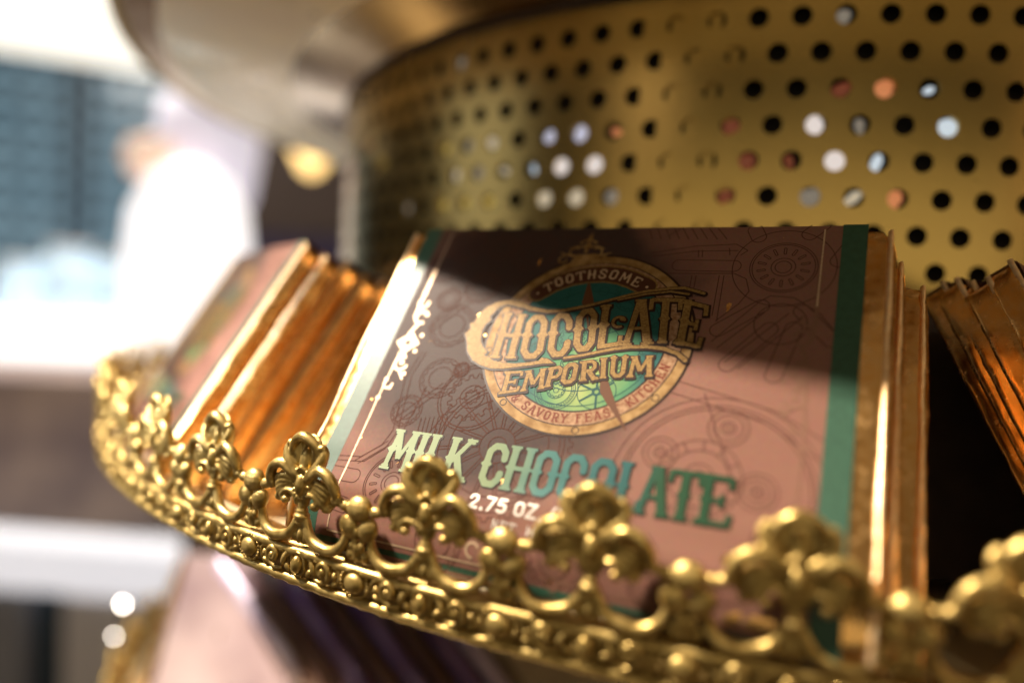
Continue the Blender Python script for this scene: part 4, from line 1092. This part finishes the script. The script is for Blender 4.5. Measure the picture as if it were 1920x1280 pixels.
cb = empty('tall_cabinet', frame_at(540, 560, d, 0), 'dark brown cabinet with purple lower curtain between white shape and drum', 'cabinet')
block('cabinet_body', cb, -150 * q, 250 * q, 120 * q, 500 * q, 0, .4, M_darkwood, .01); block('curtain', cb, -150 * q, 250 * q, -300 * q, 118 * q, .01, .38, M_purple_wall)
d = 2.1; q = pxm(1, d)
bl = empty('hanging_bulb', frame_at(583, 330, d), 'warm yellow glowing bulb beside the left edge of the drum', 'lamp')
spin('bulb_glass', bl, [(0, 0), (16 * q, 8 * q), (36 * q, 45 * q), (40 * q, 75 * q), (26 * q, 102 * q), (0, 104 * q)], M_bulb); spin('bulb_cap', bl, [(12 * q, 103 * q), (13 * q, 125 * q), (1 * q, 130 * q), (.5 * q, 400 * q)], M_darkwood)
# made-up glowing discs behind some drum holes, standing in for the glints there
for m_ in (M_dark, M_plaque, M_rust, M_hand, M_teal_line, M_logo_gold, M_ring, M_band, M_flavour, M_teal):
    m_.node_tree.nodes['Principled BSDF'].inputs['Specular IOR Level'].default_value = 0.12
    m_.node_tree.nodes['Principled BSDF'].inputs['Metallic'].default_value *= 0.3
def glint_mat(n, col, e): return add_noise(mat(n, tuple(min(1, c * .5) for c in col), 0.2, emit=col, estr=e * .72), 300, 2, .35, .65, tuple(c * .15 for c in col), tuple(c * .7 for c in col))
BM = {'w': glint_mat('glint_white', (1.0, .90, .86), .85), 'l': glint_mat('glint_lavender', (.80, .80, 1.0), .75), 'b': glint_mat('glint_ice_blue', (.78, .90, 1.0), .85),
      'c': glint_mat('glint_cream', (1.0, .86, .62), .55), 'g': glint_mat('glint_grey', (.62, .55, .45), .32), 'y': glint_mat('glint_yellow', (.95, .68, .16), .42),
      'o': glint_mat('glint_orange', (1.0, .36, .14), .62), 'r': glint_mat('glint_dim_red', (.6, .16, .08), .22)}
holes = []
for k in range(10):
    for i in range(0, 60):
        a = PH0 + (i - 20 + (.5 if k % 2 else 0)) * DPH
        if abs(a) > 1.35: continue
        Pw = P(AX + RD * math.sin(a), 1.9826 - k * DH, AZ - RD * math.cos(a)) - Vector((0, 0, CAMH))
        zc = Pw.dot(fwd)
        if zc > 0: holes.append((960 + 1307 * Pw.dot(right) / zc, 640 - 1307 * Pw.dot(up) / zc, a, 1.9826 - k * DH))
for i in range(-24, 0):
    for k in range(10):
        a = PH0 + (i - 20 + (.5 if k % 2 else 0)) * DPH
        if abs(a) > 1.35: continue
        Pw = P(AX + RD * math.sin(a), 1.9826 - k * DH, AZ - RD * math.cos(a)) - Vector((0, 0, CAMH)); zc = Pw.dot(fwd)
        holes.append((960 + 1307 * Pw.dot(right) / zc, 640 - 1307 * Pw.dot(up) / zc, a, 1.9826 - k * DH))
glints = [(1029, 257, 'l', .8, .8, 10), (1089, 251, 'l', 1.0, .95, 0), (1152, 246, 'o', .6, .5, 20), (836, 277, 'y', .7, 1.0, 0), (879, 268, 'g', .6, .8, 0), (920, 264, 'c', .7, 1.0, -35),
         (849, 334, 'c', .6, 1.0, -20), (901, 322, 'g', .8, .9, 0), (954, 320, 'c', .4, .9, -40), (997, 317, 'b', .3, .7, 0), (1055, 315, 'w', 1.05, 1.0, 0), (1115, 311, 'w', 1.1, 1.1, 0),
         (826, 382, 'y', .8, 1.1, 0), (871, 379, 'y', .7, .9, 0), (918, 379, 'y', .8, .8, 0), (1025, 375, 'c', 1.0, 1.05, 0), (1081, 372, 'c', 1.1, 1.1, 0), (1147, 371, 'g', .9, .9, 0),
         (766, 379, 'g', .9, .9, 0), (650, 281, 'y', .7, 1.2, 0), (684, 262, 'o', .5, 1.1, 10), (720, 300, 'y', .5, 1.1, 0), (856, 110, 'g', .8, .7, 0),
         (1369, 232, 'r', .9, .9, 0), (1530, 234, 'w', 1.0, 1.0, 0), (1614, 231, 'g', .5, .8, -20), (1779, 240, 'b', 1.15, 1.0, 0), (1400, 302, 'r', .95, .95, 0), (1563, 302, 'w', 1.2, 1.1, 0),
         (1648, 302, 'b', .55, 1.0, 15), (1361, 367, 'r', .8, .9, 0), (1518, 369, 'g', 1.2, .9, -30), (1601, 371, 'c', 1.0, .55, -30), (1680, 375, 'o', .75, 1.15, 0),
         (1658, 167, 'o', 1.1, 1.1, 0), (1577, 170, 'r', 1.0, .7, 0), (1742, 170, 'b', .6, .4, -40), (1590, 28, 'g', .7, .7, 0), (1485, 302, 'r', .5, .8, 0)]
pr = [(max(0.00001, math.sin(t)), -math.cos(t)) for t in np.linspace(0, PI, 9)]
glint_me = {}
for px, py, cn, sx, sy, an in glints:
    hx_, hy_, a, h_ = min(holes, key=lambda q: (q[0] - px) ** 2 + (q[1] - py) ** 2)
    if cn not in glint_me:
        o = spin('hole_glint', None, pr, BM[cn], 16)
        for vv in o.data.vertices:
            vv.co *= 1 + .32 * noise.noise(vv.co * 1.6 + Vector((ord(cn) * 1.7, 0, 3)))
        glint_me[cn] = o.data; bpy.data.objects.remove(o)
    o = bpy.data.objects.new('hole_glint', glint_me[cn]); C.objects.link(o); o.parent = stand
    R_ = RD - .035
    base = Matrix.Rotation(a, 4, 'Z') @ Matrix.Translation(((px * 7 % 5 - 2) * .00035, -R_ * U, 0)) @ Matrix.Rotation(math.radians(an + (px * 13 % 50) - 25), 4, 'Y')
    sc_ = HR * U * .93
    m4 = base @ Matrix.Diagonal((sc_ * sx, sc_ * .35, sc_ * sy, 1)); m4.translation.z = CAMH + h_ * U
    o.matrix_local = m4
M_glint = mat('rim_glint_glow', (1, .9, .8), .3, emit=(1.0, 0.88, 0.74), estr=34)  # glints off the lower rim put in as glowing balls
for px, py, d, r_, lb_ in ((358, 1050, .60, 2.0, 'bright painted glint just under the left end of the rim'), (366, 1092, .60, 1.3, 'fainter painted glint right below the bright one under the rim'),
                           (230, 1132, .62, 1.9, 'warm painted glint above the blurred lower rim at far left'), (214, 1192, .62, 1.2, 'faint painted glint lowest on the blurred lower rim')):
    o = empty('rim_glint', frame_at(px, py, d), lb_, 'lamp', 'painted glints below the rim')
    spin('glint_ball', o, [(max(1e-6, r_ * .001 * math.sin(t)), -r_ * .001 * math.cos(t)) for t in np.linspace(0, PI, 9)], M_glint, 12)
    spin('glint_stem', o, [(.0006, -.001 * r_), (.0012, -.001 * r_ - .002), (.0012, -.001 * r_ - .02), (.0004, -.001 * r_ - .02)], M_darkwood, 8)
cs = empty('added_glow_box', Vector((-.46, 1.3, 0)), 'added white glowing box behind the left stack, reflected in the tray underside', 'added box')  # unseen box added to put a bright reflection in the tray underside
block('box_body', cs, -.15, .4, 0, .92, 0, .7, M_tan, .01); block('box_top', cs, -.16, .41, .921, .95, -.01, .71, M_lit, .004)
area('counter_fill', at(60, 300, 2.0) + Vector((0, 0, .9)), at(60, 900, 2.2), .5, 20, (1, .93, .85))  # lamp added to brighten the counter
area('shop_ceiling_lamp', (0.4, 2.2, 3.1), (0.4, 2.4, 0), 1.2, 5, (1, .86, .66))
